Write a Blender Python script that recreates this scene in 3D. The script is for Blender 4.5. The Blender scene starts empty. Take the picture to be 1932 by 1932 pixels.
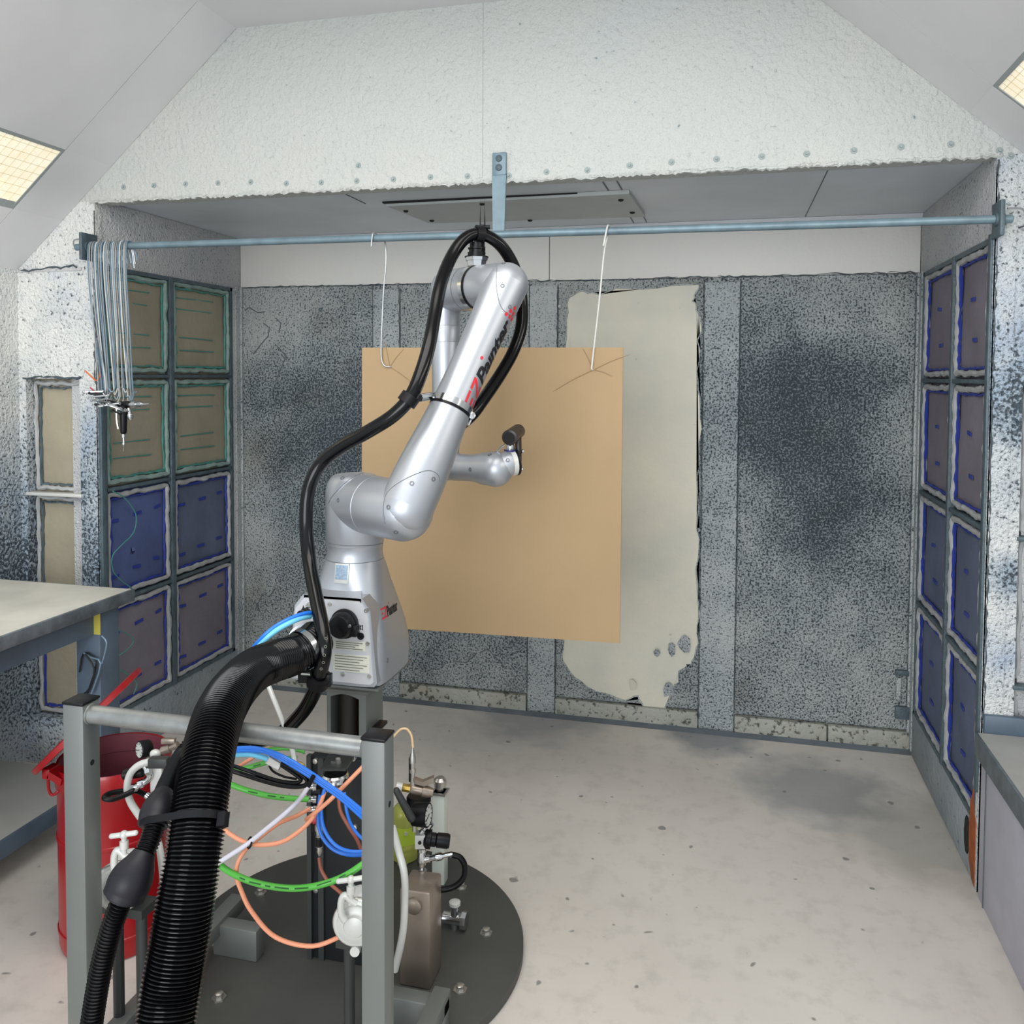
import bpy, bmesh, math, random
import numpy as np
from mathutils import Vector, Matrix
from mathutils.bvhtree import BVHTree
random.seed(7)
sc = bpy.context.scene
COL = sc.collection
V = Vector

# ---------------------------------------------------------------- camera
CAMZ = 1.54
FPX, PY, YAW, PITCH, ROLL = 1624.5, 773.9, 0.2443, -0.0405, 0.0051
fwd = V((-math.sin(YAW)*math.cos(PITCH), math.cos(YAW)*math.cos(PITCH), math.sin(PITCH)))
rgt0 = V((math.cos(YAW), math.sin(YAW), 0)); up0 = rgt0.cross(fwd)
RGT = math.cos(ROLL)*rgt0 + math.sin(ROLL)*up0
UPV = -math.sin(ROLL)*rgt0 + math.cos(ROLL)*up0
EYE = V((0, 0, CAMZ))
cam = bpy.data.cameras.new('camera'); cam.sensor_fit = 'HORIZONTAL'; cam.sensor_width = 36
cam.lens = FPX/1932*36; cam.shift_y = (PY-966)/1932; cam.clip_start = .05
co = bpy.data.objects.new('camera', cam); COL.objects.link(co)
co.matrix_world = Matrix(((RGT.x, UPV.x, -fwd.x, 0), (RGT.y, UPV.y, -fwd.y, 0), (RGT.z, UPV.z, -fwd.z, CAMZ), (0, 0, 0, 1)))
sc.camera = co
# ---------------------------------------------------------------- light and exposure
w = bpy.data.worlds.new('world'); sc.world = w; w.use_nodes = True
w.node_tree.nodes['Background'].inputs[0].default_value = (.86, .93, 1, 1)
w.node_tree.nodes['Background'].inputs[1].default_value = 0.95
sc.view_settings.view_transform = 'Standard'; sc.view_settings.look = 'None'
sc.view_settings.exposure = 0.2; sc.view_settings.gamma = 1; sc.view_settings.use_curve_mapping = False
def area(name, loc, rot, sx, sy, e, col=(1, .97, .92)):
    l = bpy.data.lights.new(name, 'AREA'); l.shape = 'RECTANGLE'; l.size = sx; l.size_y = sy; l.energy = e; l.color = col
    o = bpy.data.objects.new(name, l); COL.objects.link(o); o.location = loc; o.rotation_euler = rot; return o
area('ceiling_lamp_light', (-.75, 1.2, 2.74), (0, 0, 0), 1.6, 1.2, 26)
area('added_front_fill', (-.8, -6.0, 2.1), (math.radians(90), 0, 0), 5.0, 3.4, 330, (.97, .98, 1))  # unseen fill light added far behind the camera to brighten the alcove
HIPA = math.atan2(.657, .754)
area('left_lamp_light', (-2.32, 1.75, 2.16), (0, -(math.pi-HIPA)+math.pi, 0), .28, 1.2, 5, (1, .95, .85))
area('right_lamp_light', (.76, 1.75, 2.16), (0, HIPA, 0), .28, 1.2, 5, (1, .97, .92))

# ---------------------------------------------------------------- room measures
XL, XR, YF, YB, ZC, ZB, ZK = -2.315, .75, 2.787, 3.786, 2.197, 1.961, .082
RWL, RWR, ZTOP, HZ = -2.67, 1.105, 2.77, 1.936
YO = .55      # room walls and ceiling are cut short here to let world light in

def ray(x, y): return fwd + (x-966)/FPX*RGT - (y-PY)/FPX*UPV
def D(x, y, d): return EYE + d*ray(x, y)
def onZ(x, y, z):
    v = ray(x, y); return EYE + v*((z-CAMZ)/v.z)
def onY(x, y, Y):
    v = ray(x, y); return EYE + v*(Y/v.y)
def onX(x, y, X):
    v = ray(x, y); return EYE + v*(X/v.x)

# ---------------------------------------------------------------- materials
def lin(c):
    return tuple((x/255/12.92 if x/255 <= .04045 else ((x/255+.055)/1.055)**2.4) for x in c) + (1,)
class NT:
    def __init__(s, name):
        s.m = bpy.data.materials.new(name); s.m.use_nodes = True; s.t = s.m.node_tree
        s.b = s.t.nodes['Principled BSDF']; s.tc = None
    def n(s, ty, **k):
        o = s.t.nodes.new(ty)
        for a, v in k.items(): setattr(o, a, v)
        return o
    def l(s, a, b): s.t.links.new(a, b)
    def set(s, sock, v):
        if hasattr(v, 'is_output') or isinstance(v, bpy.types.NodeSocket): s.l(v, sock)
        else: sock.default_value = v
    def co(s):
        if not s.tc: s.tc = s.n('ShaderNodeNewGeometry')
        return s.tc.outputs['Position']
    def noise(s, scale, detail=3, rough=.55, vec=None, dist=0):
        o = s.n('ShaderNodeTexNoise'); o.inputs['Scale'].default_value = scale; o.inputs['Detail'].default_value = detail
        o.inputs['Roughness'].default_value = rough; o.inputs['Distortion'].default_value = dist
        s.l(vec or s.co(), o.inputs['Vector']); return o.outputs['Fac']
    def rng(s, v, a, b, c=0, d=1):
        o = s.n('ShaderNodeMapRange'); s.set(o.inputs[0], v)
        for i, x in enumerate((a, b, c, d)): s.set(o.inputs[i+1], x)
        return o.outputs[0]
    def math(s, op, a, b=0):
        o = s.n('ShaderNodeMath', operation=op); s.set(o.inputs[0], a); s.set(o.inputs[1], b); return o.outputs[0]
    def mix(s, f, a, b):
        o = s.n('ShaderNodeMix', data_type='RGBA'); s.set(o.inputs[0], f); s.set(o.inputs[6], a); s.set(o.inputs[7], b); return o.outputs[2]
    def bump(s, h, st, dist=.01):
        o = s.n('ShaderNodeBump'); o.inputs['Strength'].default_value = st; o.inputs['Distance'].default_value = dist
        s.l(h, o.inputs['Height']); s.l(o.outputs[0], s.b.inputs['Normal'])
    def spot(s, c, r):
        o = s.n('ShaderNodeVectorMath', operation='DISTANCE'); s.l(s.co(), o.inputs[0]); o.inputs[1].default_value = c
        return s.rng(o.outputs['Value'], r, 0.1*r)
def M(name, col, rough=.5, metal=0., var=0., vs=8, bump=0., bs=60, coat=0., trans=0., ior=1.45, emit=None, spec=.5):
    t = NT(name); c = lin(col); b = t.b
    b.inputs['Specular IOR Level'].default_value = spec
    b.inputs['Roughness'].default_value = rough; b.inputs['Metallic'].default_value = metal
    if var:
        d = tuple(x*(1-var) for x in c[:3])+(1,); e = tuple(min(1, x*(1+var*.6)) for x in c[:3])+(1,)
        t.l(t.mix(t.rng(t.noise(vs, 4), .3, .7), d, e), b.inputs['Base Color'])
    else: b.inputs['Base Color'].default_value = c
    if bump: t.bump(t.noise(bs, 3), bump)
    if coat: b.inputs['Coat Weight'].default_value = coat
    if trans: b.inputs['Transmission Weight'].default_value = trans; b.inputs['IOR'].default_value = ior
    if emit: b.inputs['Emission Color'].default_value = lin(emit[0]); b.inputs['Emission Strength'].default_value = emit[1]
    t.m.diffuse_color = c
    return t.m
def speckle(name, light, mid, dark, dens=.1, var=.5, scale=70, spots=(), bs=.6, tint=None, zlight=None, soft=.05):
    """paint overspray: light coat, blotches of a darker tone, dark pits"""
    t = NT(name)
    big = t.noise(1.6, 4, .6); md = t.noise(5.5, 4, .6)
    dep = t.math('ADD', t.math('MULTIPLY', t.math('SUBTRACT', big, .5), var*1.6), t.math('MULTIPLY', t.math('SUBTRACT', md, .5), var*.8))
    for c, r, k in spots: dep = t.math('ADD', dep, t.math('MULTIPLY', t.spot(c, r), k))
    fine = t.noise(scale, 2.5, .6)
    th = t.math('ADD', .5-.16+dens, t.math('MULTIPLY', dep, .26))
    f = t.rng(fine, t.math('ADD', th, soft), t.math('SUBTRACT', th, soft))
    base = t.mix(t.rng(dep, -.15, .45), lin(light), lin(mid))
    if tint: base = t.mix(t.math('MULTIPLY', t.rng(t.noise(3.1, 3), .55, .75), .6), base, lin(tint))
    t.l(t.mix(f, base, lin(dark)), t.b.inputs['Base Color'])
    t.b.inputs['Roughness'].default_value = .6
    h = t.math('ADD', fine, t.math('MULTIPLY', t.noise(scale*.35, 4, .7), .8))
    t.bump(h, bs, .012); t.m.diffuse_color = lin(mid)
    return t.m
white_crust = speckle('crusted_white_paint', (192, 193, 188), (178, 187, 188), (116, 134, 140), -.085, .35, 60, bs=.8)
soffit_m = M('smooth_white_soffit', (208, 213, 219), .45, var=.12, vs=2.5)
sheet_m = speckle('overspray_back_sheet', (184, 189, 187), (122, 135, 142), (50, 61, 68), .085, .66, 122,
    spots=(((-1.82, YB, 1.25), .62, .42), ((-1.7, YB, .7), .5, .3), ((.22, YB, 1.35), .62, .5), ((.4, YB, .8), .6, .28), ((-1.2, YB, .6), .5, .2)), tint=(138, 136, 126), bs=1.0, soft=.075)
batten_m = speckle('overspray_batten', (186, 191, 191), (134, 147, 154), (56, 68, 76), .055, .6, 122, spots=(((-.02, YB, 1.2), .7, .3),), bs=.8, soft=.07)
band_m = speckle('cream_white_band', (214, 212, 205), (203, 206, 206), (120, 125, 126), -.155, .3, 60, bs=.15)
kick_m = speckle('stained_kick_strip', (166, 168, 158), (128, 130, 120), (76, 76, 68), .05, .7, 44, tint=(150, 135, 112), bs=.5)
flank_m = speckle('rough_crusted_flank', (222, 223, 220), (158, 172, 184), (62, 73, 82), .015, .7, 88,
    spots=(((-2.5, YF, .7), .75, .5), ((-2.67, 2.6, .8), .8, .4), ((.87, YF, 1.45), .16, 1.0), ((.82, YF, .95), .10, .7)), tint=(120, 150, 190), bs=1.1, soft=.07)
side_m = speckle('crusted_alcove_side', (196, 196, 196), (158, 165, 172), (84, 94, 102), .0, .5, 110, bs=.8)
base_side_m = speckle('grey_worn_base', (150, 158, 162), (108, 120, 130), (60, 70, 78), -.03, .7, 40, bs=.5)
hip_m = M('painted_sheet_metal', (220, 220, 222), .4, var=.08, vs=2)
cream_m = speckle('bare_cream_patch', (212, 208, 190), (186, 188, 180), (140, 136, 118), -.13, .55, 20, tint=(190, 190, 184), bs=.25)
frame_m = M('blue_grey_frame', (78, 94, 102), .5, var=.3, vs=25, bump=.3, bs=90)
bar_m = M('blue_grey_pipe', (110, 132, 142), .42, .2, var=.25, vs=14)
tan_m = M('tan_filter_paper', (212, 203, 178), .8, var=.1, vs=6, bump=.2, bs=30)
blue_m = M('blue_grey_filter_paper', (136, 146, 176), .8, var=.22, vs=3.5, bump=.2, bs=30)
blue2_m = M('mauve_grey_filter_paper', (172, 165, 178), .8, var=.16, vs=3.5, bump=.2, bs=30)
blue3_m = M('deep_blue_filter_paper', (116, 134, 190), .8, var=.2, vs=3.5, bump=.2, bs=30)
roll_m = M('grey_filter_edge', (168, 170, 170), .8, var=.2, vs=20)
rollg_m = M('green_grey_filter_edge', (138, 160, 154), .8, var=.2, vs=20)
teal_m = M('teal_paint_line', (70, 136, 126), .6)
navy_m = M('navy_paint_line', (38, 56, 146), .6)
board_m = M('kraft_cardboard', (166, 141, 106), .75, var=.05, vs=3, bump=.05, bs=200)
crease_m = M('cardboard_crease', (150, 124, 90), .8)
steel_m = M('galvanised_wire', (176, 180, 182), .35, .7)
wire_blue_m = M('painted_wire', (116, 140, 158), .45, .3)
chrome_m = M('chrome', (205, 207, 208), .18, 1.)
chromed_m = M('dull_chrome', (190, 188, 182), .32, .9)
silver_m = M('silver_robot_paint', (178, 182, 188), .41, .7)
silver2_m = M('light_silver_panel', (206, 207, 210), .4, .3)
seam_m = M('dark_seam', (96, 100, 104), .6)
black_m = M('black_rubber', (12, 12, 14), .32, spec=.22)
hose_m = M('black_glossy_hose', (7, 7, 9), .17, spec=.3)
blackm_m = M('black_plastic', (17, 17, 20), .38, spec=.25)
sleeve_m = M('dull_black_sleeve', (30, 29, 35), .45, spec=.3)
post_m = M('grey_powder_coat', (110, 114, 111), .42, .15, var=.06, vs=6)
hand_m = M('worn_grey_handle', (140, 143, 141), .3, .5, var=.2, vs=30)
dark_m = M('dark_grey_steel', (56, 59, 58), .5, .2, var=.1, vs=4)
disc_m = M('dark_disc_steel', (74, 75, 72), .55, .1, var=.12, vs=5)
ddark_m = M('near_black_steel', (34, 37, 39), .5, .1, spec=.3)
inner_m = M('dark_brown_hollow', (34, 28, 22), .6)
red_m = M('red_enamel', (146, 7, 17), .32, coat=.2)
redin_m = M('dusty_red_inside', (126, 62, 74), .6, var=.2, vs=12)
whitep_m = M('white_coated_metal', (206, 207, 202), .35, .1)
brass_m = M('brass', (190, 160, 84), .3, .8)
tanm_m = M('bronze_grey_metal', (150, 138, 126), .35, .6)
blue_t = M('blue_tube', (34, 118, 226), .35, coat=.2)
lblue_t = M('light_blue_tube', (116, 200, 232), .35)
green_t = M('green_tube', (82, 176, 64), .35)
orange_t = M('orange_tube', (238, 158, 122), .35)
rust_t = M('red_brown_tube', (150, 86, 66), .4)
white_t = M('milky_white_tube', (216, 214, 226), .35)
cream_t = M('cream_tube', (222, 194, 150), .4)
logo_red = M('red_print', (214, 36, 52), .5)
logo_blk = M('black_print', (22, 22, 26), .5)
label_m = M('cream_label', (214, 214, 200), .5)
print_m = M('grey_print', (120, 122, 112), .6)
sticker_m = M('blue_grey_sticker', (150, 172, 192), .4, var=.3, vs=180)
rust_m = M('orange_rust', (156, 80, 30), .7, var=.3, vs=25)
hole_m = M('black_hole', (14, 15, 16), .8)
ivory_m = M('pale_table_top', (208, 206, 196), .45, var=.14, vs=7)
edge_m = M('worn_blue_grey_edge', (110, 120, 128), .4, .3, var=.4, vs=22)
shelf_m = M('dusty_grey_shelf', (176, 176, 172), .6, var=.12, vs=5)
leg_m = M('slate_blue_steel', (84, 100, 116), .5, var=.2, vs=8)
yellow_m = M('yellow_tape', (200, 190, 84), .6)
liq_m = M('green_yellow_liquid', (220, 228, 120), .15, trans=.55)
bott_m = M('clear_plastic', (236, 240, 224), .1, trans=.9)
lbl_g = M('lime_label', (190, 216, 66), .5)
clearpost_m = M('pale_green_white_post', (206, 212, 202), .3)
bench_m = M('pale_lilac_panel', (190, 190, 202), .5, var=.14, vs=5)
def lamp_mat():
    t = NT('lamp_diffuser'); g = t.noise(9, 3)
    c = t.mix(t.rng(g, .3, .7), lin((240, 226, 192)), lin((252, 246, 228)))
    t.l(c, t.b.inputs['Base Color']); t.l(c, t.b.inputs['Emission Color']); t.b.inputs['Emission Strength'].default_value = .45
    return t.m
lamp_m = lamp_mat()
def floor_mat():
    t = NT('worn_grey_concrete')
    n1 = t.noise(1.3, 5, .6); n2 = t.noise(14, 5, .65)
    c = t.mix(t.rng(n1, .3, .7), lin((202, 195, 187)), lin((216, 210, 202)))
    c = t.mix(t.math('MULTIPLY', t.rng(n2, .5, .72), .35), c, lin((164, 159, 151)))
    for p, r, col, k in (((.35, 3.35, 0), .42, (130, 136, 140), .6), ((-.05, 3.74, 0), .3, (96, 108, 122), .6), ((-.8, 3.78, 0), .5, (110, 120, 130), .5),
                         ((.7, 3.1, 0), .5, (140, 140, 132), .5)):
        s = t.math('MULTIPLY', t.rng(t.math('ADD', t.spot(p, r), t.math('MULTIPLY', t.math('SUBTRACT', t.noise(6, 4), .5), .9)), .25, .7), k)
        c = t.mix(s, c, lin(col))
    sx = t.n('ShaderNodeSeparateXYZ'); t.l(t.co(), sx.inputs[0])
    # pale paint flecks on the left by the cart
    fl = t.math('MULTIPLY', t.rng(t.noise(26, 3, .6), .57, .6), t.rng(t.math('ADD', t.spot((-1.5, 2.65, 0), .55), t.math('MULTIPLY', t.noise(4), .5)), .5, .75))
    c = t.mix(fl, c, lin((208, 207, 200)))
    pit = t.rng(t.noise(19, 1), .27, .24); c = t.mix(t.math('MULTIPLY', pit, .7), c, lin((96, 96, 96)))
    t.l(c, t.b.inputs['Base Color']); t.b.inputs['Roughness'].default_value = .55
    t.bump(n2, .15, .004); return t.m
floor_m = floor_mat()

# ---------------------------------------------------------------- mesh helpers
def frame_for(d):
    d = V(d).normalized(); a = V((0, 0, 1)) if abs(d.z) < .9 else V((1, 0, 0))
    x = a.cross(d).normalized(); return x, d.cross(x), d
class MB:
    def __init__(s): s.bm = bmesh.new()
    def box(s, a, b, bev=0.):
        a, b = V(a), V(b); lo = V(map(min, a, b)); hi = V(map(max, a, b))
        r = bmesh.ops.create_cube(s.bm, size=1)
        for v in r['verts']: v.co = V(((lo[i]+hi[i])/2 + v.co[i]*(hi[i]-lo[i]) for i in range(3)))
        if bev:
            es = list({e for v in r['verts'] for e in v.link_edges})
            bmesh.ops.bevel(s.bm, geom=es, offset=bev, segments=2, affect='EDGES', profile=.5)
        return s
    def obox(s, c, x, y, z, bev=0.):
        """oriented box: centre and three half-axis vectors"""
        r = bmesh.ops.create_cube(s.bm, size=2); c = V(c); x, y, z = V(x), V(y), V(z)
        for v in r['verts']: v.co = c + x*v.co.x + y*v.co.y + z*v.co.z
        if bev:
            es = list({e for v in r['verts'] for e in v.link_edges})
            bmesh.ops.bevel(s.bm, geom=es, offset=bev, segments=2, affect='EDGES', profile=.5)
        return s
    def rings(s, rings, cap=True, closed=False):
        vs = [[s.bm.verts.new(p) for p in r] for r in rings]; n = len(vs[0])
        R = range(len(vs)) if closed else range(len(vs)-1)
        for i in R:
            a, b = vs[i], vs[(i+1) % len(vs)]
            for k in range(n): s.bm.faces.new((a[k], a[(k+1) % n], b[(k+1) % n], b[k]))
        if cap and not closed:
            for r, f in ((vs[0], True), (vs[-1], False)):
                try: s.bm.faces.new(r[::-1] if f else r)
                except ValueError: pass
        return s
    def sweep(s, pts, r, n=10, closed=False, cap=True):
        pts = [V(p) for p in pts]; N = len(pts)
        rad = r if isinstance(r, (list, tuple)) else [r]*N
        T = []
        for i in range(N):
            a = pts[(i-1) % N] if (closed or i > 0) else pts[i]; b = pts[(i+1) % N] if (closed or i < N-1) else pts[i]
            T.append((b-a).normalized() if (b-a).length > 1e-9 else V((0, 0, 1)))
        x, _, _ = frame_for(T[0]); out = []
        for i in range(N):
            x = (x - T[i]*x.dot(T[i])); x = x.normalized() if x.length > 1e-6 else frame_for(T[i])[0]
            y = T[i].cross(x)
            out.append([pts[i] + rad[i]*(math.cos(q)*x + math.sin(q)*y) for q in [2*math.pi*k/n for k in range(n)]])
        return s.rings(out, cap, closed)
    def lathe(s, o, d, prof, n=24, cap=True):
        """profile of (distance along d, radius)"""
        x, y, d = frame_for(d); o = V(o)
        return s.rings([[o + d*h + max(r, 1e-5)*(math.cos(q)*x+math.sin(q)*y) for q in [2*math.pi*k/n for k in range(n)]] for h, r in prof], cap)
    def cyl(s, a, b, r, n=20, bev=0.):
        a, b = V(a), V(b); L = (b-a).length
        if bev: return s.lathe(a, b-a, [(0, r-bev), (bev, r), (L-bev, r), (L, r-bev)], n)
        return s.lathe(a, b-a, [(0, r), (L, r)], n)
    def capsule(s, a, b, ra, rb, n=28, mid=()):
        a, b = V(a), V(b); L = (b-a).length
        pr = [(-ra*math.cos(q), ra*math.sin(q)) for q in np.linspace(.04, math.pi/2, 8)]
        pr += [(t*L, r) for t, r in mid]
        pr += [(L+rb*math.sin(q), rb*math.cos(q)) for q in np.linspace(0, math.pi/2-.04, 8)]
        return s.lathe(a, b-a, pr, n)
    def ball(s, c, r, n=20, sq=(1, 1, 1)):
        q = bmesh.ops.create_uvsphere(s.bm, u_segments=n, v_segments=n//2+1, radius=r)
        for v in q['verts']: v.co = V((v.co.x*sq[0], v.co.y*sq[1], v.co.z*sq[2])) + V(c)
        return s
    def torus(s, c, d, R, r, n=28, m=8):
        x, y, d = frame_for(d); c = V(c)
        return s.sweep([c + R*(math.cos(q)*x+math.sin(q)*y) for q in [2*math.pi*k/n for k in range(n)]], r, m, closed=True)
    def band(s, c, d, R, wd, th, n=36):
        """flat strap ring"""
        x, y, d = frame_for(d); c = V(c); rr = []
        for k in range(n):
            e = math.cos(2*math.pi*k/n)*x + math.sin(2*math.pi*k/n)*y
            rr.append([c+e*R-d*wd/2, c+e*(R+th)-d*wd/2, c+e*(R+th)+d*wd/2, c+e*R+d*wd/2])
        return s.rings(rr, closed=True)
    def prism(s, poly, ext):
        ext = V(ext); a = [s.bm.verts.new(V(p)) for p in poly]; b = [s.bm.verts.new(V(p)+ext) for p in poly]; n = len(a)
        s.bm.faces.new(a[::-1]); s.bm.faces.new(b)
        for k in range(n): s.bm.faces.new((a[k], a[(k+1) % n], b[(k+1) % n], b[k]))
        return s
    def bump_grid(s, o, u, v, nrm, nu, nv, fn):
        """curved sheet with thickness"""
        o, u, v, nrm = V(o), V(u), V(v), V(nrm)
        g = [[s.bm.verts.new(o + u*(i/nu) + v*(j/nv) + nrm*fn(i/nu, j/nv)) for j in range(nv+1)] for i in range(nu+1)]
        for i in range(nu):
            for j in range(nv): s.bm.faces.new((g[i][j], g[i+1][j], g[i+1][j+1], g[i][j+1]))
        return s
def cat(pts, k=6, closed=False):
    pts = [V(p) for p in pts]; n = len(pts); out = []
    for i in range(n if closed else n-1):
        g = (lambda j: pts[j % n]) if closed else (lambda j: pts[max(0, min(n-1, j))])
        p0, p1, p2, p3 = g(i-1), g(i), g(i+1), g(i+2)
        for q in range(k):
            t = q/k
            out.append(.5*((2*p1) + (p2-p0)*t + (2*p0-5*p1+4*p2-p3)*t*t + (3*p1-p0-3*p2+p3)*t**3))
    if not closed: out.append(pts[-1])
    return out
def px(l, k=6): return cat([D(*p) for p in l], k)
ORG = {}
def build(name, mb, m, parent=None, ang=40, loc=None):
    """link one mesh object; its vertices are given in world space"""
    bm = mb.bm; bmesh.ops.recalc_face_normals(bm, faces=bm.faces[:])
    o = ORG[parent] if parent else V((0, 0, 0))
    if loc is not None and not parent: o = V(loc)
    for v in bm.verts: v.co -= o
    me = bpy.data.meshes.new(name); bm.to_mesh(me); bm.free()
    for p in me.polygons: p.use_smooth = True
    me.set_sharp_from_angle(angle=math.radians(ang))
    me.materials.append(m)
    ob = bpy.data.objects.new(name, me); COL.objects.link(ob)
    if parent: ob.parent = parent
    else: ob.location = o
    ORG[ob] = o
    return ob
def tag(o, label=None, cat=None, group=None, kind=None):
    if label: o['label'] = label
    if cat: o['category'] = cat
    if group: o['group'] = group
    if kind: o['kind'] = kind
    return o
def thing(name, label, cat, loc, group=None):
    o = bpy.data.objects.new(name, None); o.empty_display_size = .05; COL.objects.link(o); o.location = V(loc); ORG[o] = V(loc)
    return tag(o, label, cat, group)
def solo(name, mb, m, label, cat, group=None, loc=None, ang=40):
    if loc is None:
        n = len(mb.bm.verts); c = sum((v.co for v in mb.bm.verts), V())/n; loc = V((c.x, c.y, min(v.co.z for v in mb.bm.verts)))
    return tag(build(name, mb, m, None, ang, loc), label, cat, group)
def struct(name, mb, m): return tag(build(name, mb, m), kind='structure')

# ================================================================ SETTING
struct('floor', MB().box((-3.4, -1.6, -.1), (2.0, YB+.2, 0)), floor_m)
# --- back wall: backing, sheets, battens, upper band, kick strips
wb = struct('wall_back', MB().box((XL-.1, YB+.012, -.02), (XR+.1, YB+.1, ZC+.12)), sheet_m)
def panel(parent, x0, x1, z0, z1, y0, m, g=.003):
    return build('panel', MB().box((x0+g, y0, z0+g), (x1-g, YB+.013, z1-g), .0015), m, parent)
for x0, x1 in ((XL, -1.62), (-1.485, -.865), (-.735, -.10), (.05, XR)):
    panel(wb, x0, x1, ZK+.004, ZB, YB, sheet_m)
for x0, x1 in ((-1.62, -1.485), (-.865, -.735), (-.10, .05)):
    panel(wb, x0, x1, 0, ZB-.02, YB-.006, batten_m, .002)
for x0, x1 in ((XL, -.775), (-.775, XR)): panel(wb, x0, x1, ZB, ZC, YB-.004, band_m, .0015)
bb = None
for x0, x1 in ((XL, -1.62), (-1.485, -.865), (-.735, -.10), (.05, .43), (.43, XR)):
    o = build('kick_strip', MB().box((x0+.003, YB-.02, 0), (x1-.003, YB+.013, ZK), .003), kick_m, wb)
# sloped fillet of old paint along the wall foot
struct('baseboard_back', MB().prism([(XL, YB-.02, 0), (XL, YB-.045, 0), (XL, YB-.02, .014)], (XR-XL, 0, 0)), M('floor_edge_grime', (92, 100, 106), .7, var=.3, vs=7))
rnd = random.Random(3)
def jag(pts, amp, n=5):
    out = []
    for (a, b) in zip(pts[:-1], pts[1:]):
        for k in range(n):
            t = k/n; out.append((a[0]+(b[0]-a[0])*t + (rnd.uniform(-amp, amp) if k else 0), a[1]+(b[1]-a[1])*t + (rnd.uniform(-amp, amp) if k else 0)))
    out.append(pts[-1]); return out
def wallpx(l): return [tuple((onY(x, y, YB).x, onY(x, y, YB).z)) for x, y in l]
outl = wallpx([(1072, 562), (1100, 548), (1130, 556), (1160, 544), (1240, 543), (1320, 536)]) 
right = wallpx([(1320, 536), (1306, 568), (1322, 600), (1316, 700), (1323, 790), (1314, 900), (1318, 1050), (1316, 1180), (1312, 1240), (1290, 1262), (1268, 1300), (1256, 1335), (1248, 1362)])
low = wallpx([(1248, 1362), (1205, 1362), (1212, 1330), (1204, 1312), (1180, 1322), (1155, 1312), (1120, 1302), (1085, 1278), (1060, 1245)])
left = wallpx([(1060, 1245), (1064, 1200), (1066, 1100), (1064, 950), (1066, 800), (1064, 700), (1068, 620), (1072, 562)])
poly = jag(outl, .006, 3)[:-1] + jag(right, .009, 5)[:-1] + jag(low, .004, 3)[:-1] + jag(left, .004, 4)[:-1]
def tri_prism(poly, y0, y1):
    mb = MB(); mb.prism([(x, y0, z) for x, z in poly], (0, y1-y0, 0))
    bmesh.ops.triangulate(mb.bm, faces=[f for f in mb.bm.faces if len(f.verts) > 4]); return mb
o = build('bare_patch', tri_prism(poly, YB+.001, YB-.003), cream_m, wb); o['label'] = 'cream bare patch where the paint peeled off'
rim = [V((x+rnd.uniform(-.003, .003), YB-.004-rnd.uniform(0, .004), z)) for x, z in poly]
build('peeled_rim', MB().sweep(rim, [rnd.uniform(.0015, .0045) for _ in rim], 5, closed=True), batten_m, wb)
for cx, cy, s, q in ((1268, 1225, .035, .3), (1292, 1215, .05, .1), (1195, 1292, .035, 1.2), (1262, 1300, .045, 2.), (1190, 1345, .035, .7), (1225, 1345, .04, .2), (1240, 1230, .025, 1)):
    c = onY(cx, cy, YB); rr = random.Random(int(cx))
    pol = [(c.x + s*math.cos(a)*rr.uniform(.5, 1)*.7, c.z + s*math.sin(a)*rr.uniform(.6, 1.1)) for a in np.linspace(0, 6.28, 9)[:-1]]
    mb = MB().prism([(x, YB-.006-.012*((x-c.x)/s*math.cos(q)+(z-c.z)/s*math.sin(q)+.6), z) for x, z in pol], (0, .003, 0))
    build('paint_flake', mb, cream_m if cx % 2 else batten_m, wb)
for pts in ([(478, 668), (492, 650), (506, 634), (508, 618), (497, 610)], [(520, 600), (530, 610), (526, 628)], [(524, 655), (540, 672), (532, 690), (520, 720)], [(462, 586), (470, 580), (486, 590), (500, 588)],
            [(905, 1232), (920, 1224), (935, 1240), (955, 1262)], [(900, 1232), (880, 1250), (860, 1248)], [(520, 1110), (508, 1126), (496, 1120), (482, 1150)]):
    build('crack', MB().sweep([onY(x, y, YB-.001) for x, y in pts], .003, 5), seam_m, wb)
for x, y in ((712, 575), (748, 572), (1012, 578), (1056, 578), (1338, 552), (1385, 548), (1330, 1355), (1318, 1000), (1330, 700), (604, 584)):
    c = onY(x, y, YB-.006); build('rivet', MB().lathe(c, (0, -1, 0), [(0, .009), (.003, .008), (.005, .003)], 10), frame_m if x == 604 else batten_m, wb)
for a, b, c, d in ((1688, 1262, 1714, 1274), (1690, 1276, 1698, 1318), (1688, 1330, 1716, 1356)):
    p, q = onY(a, b, YB), onY(c, d, YB); build('latch_piece', MB().box((p.x, YB-.018, q.z), (q.x, YB+.002, p.z), .003), frame_m if b != 1276 else batten_m, wb)
crust_m = M('dark_crust_line', (70, 80, 86), .8)
def crust(a, b, parent, amp=.004, r=.003):
    a, b = V(a), V(b); n = max(6, int((b-a).length/.018)); d = (b-a).normalized(); q = d.cross(V((0, 1, 0))).normalized()
    P = [a+(b-a)*(k/n)+q*rnd.uniform(-amp, amp) for k in range(n+1)]
    build('crust_line', MB().sweep(P, [r*rnd.uniform(.15, 1.3) for _ in P], 5), crust_m, parent)
crust((XL+.02, YB-.003, ZB+.002), (-.76, YB-.003, ZB+.002), wb); crust((-.76, YB-.003, ZB), (XR-.02, YB-.003, ZB+.004), wb)
for x, z0, z1 in ((-1.487, .1, 1.95), (-.737, .1, 1.94), (-.098, .05, 1.95), (.052, .09, 1.95), (.735, .1, 1.95)): crust((x, YB-.006, z0), (x, YB-.006, z1), wb, .002, .0018)
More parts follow.
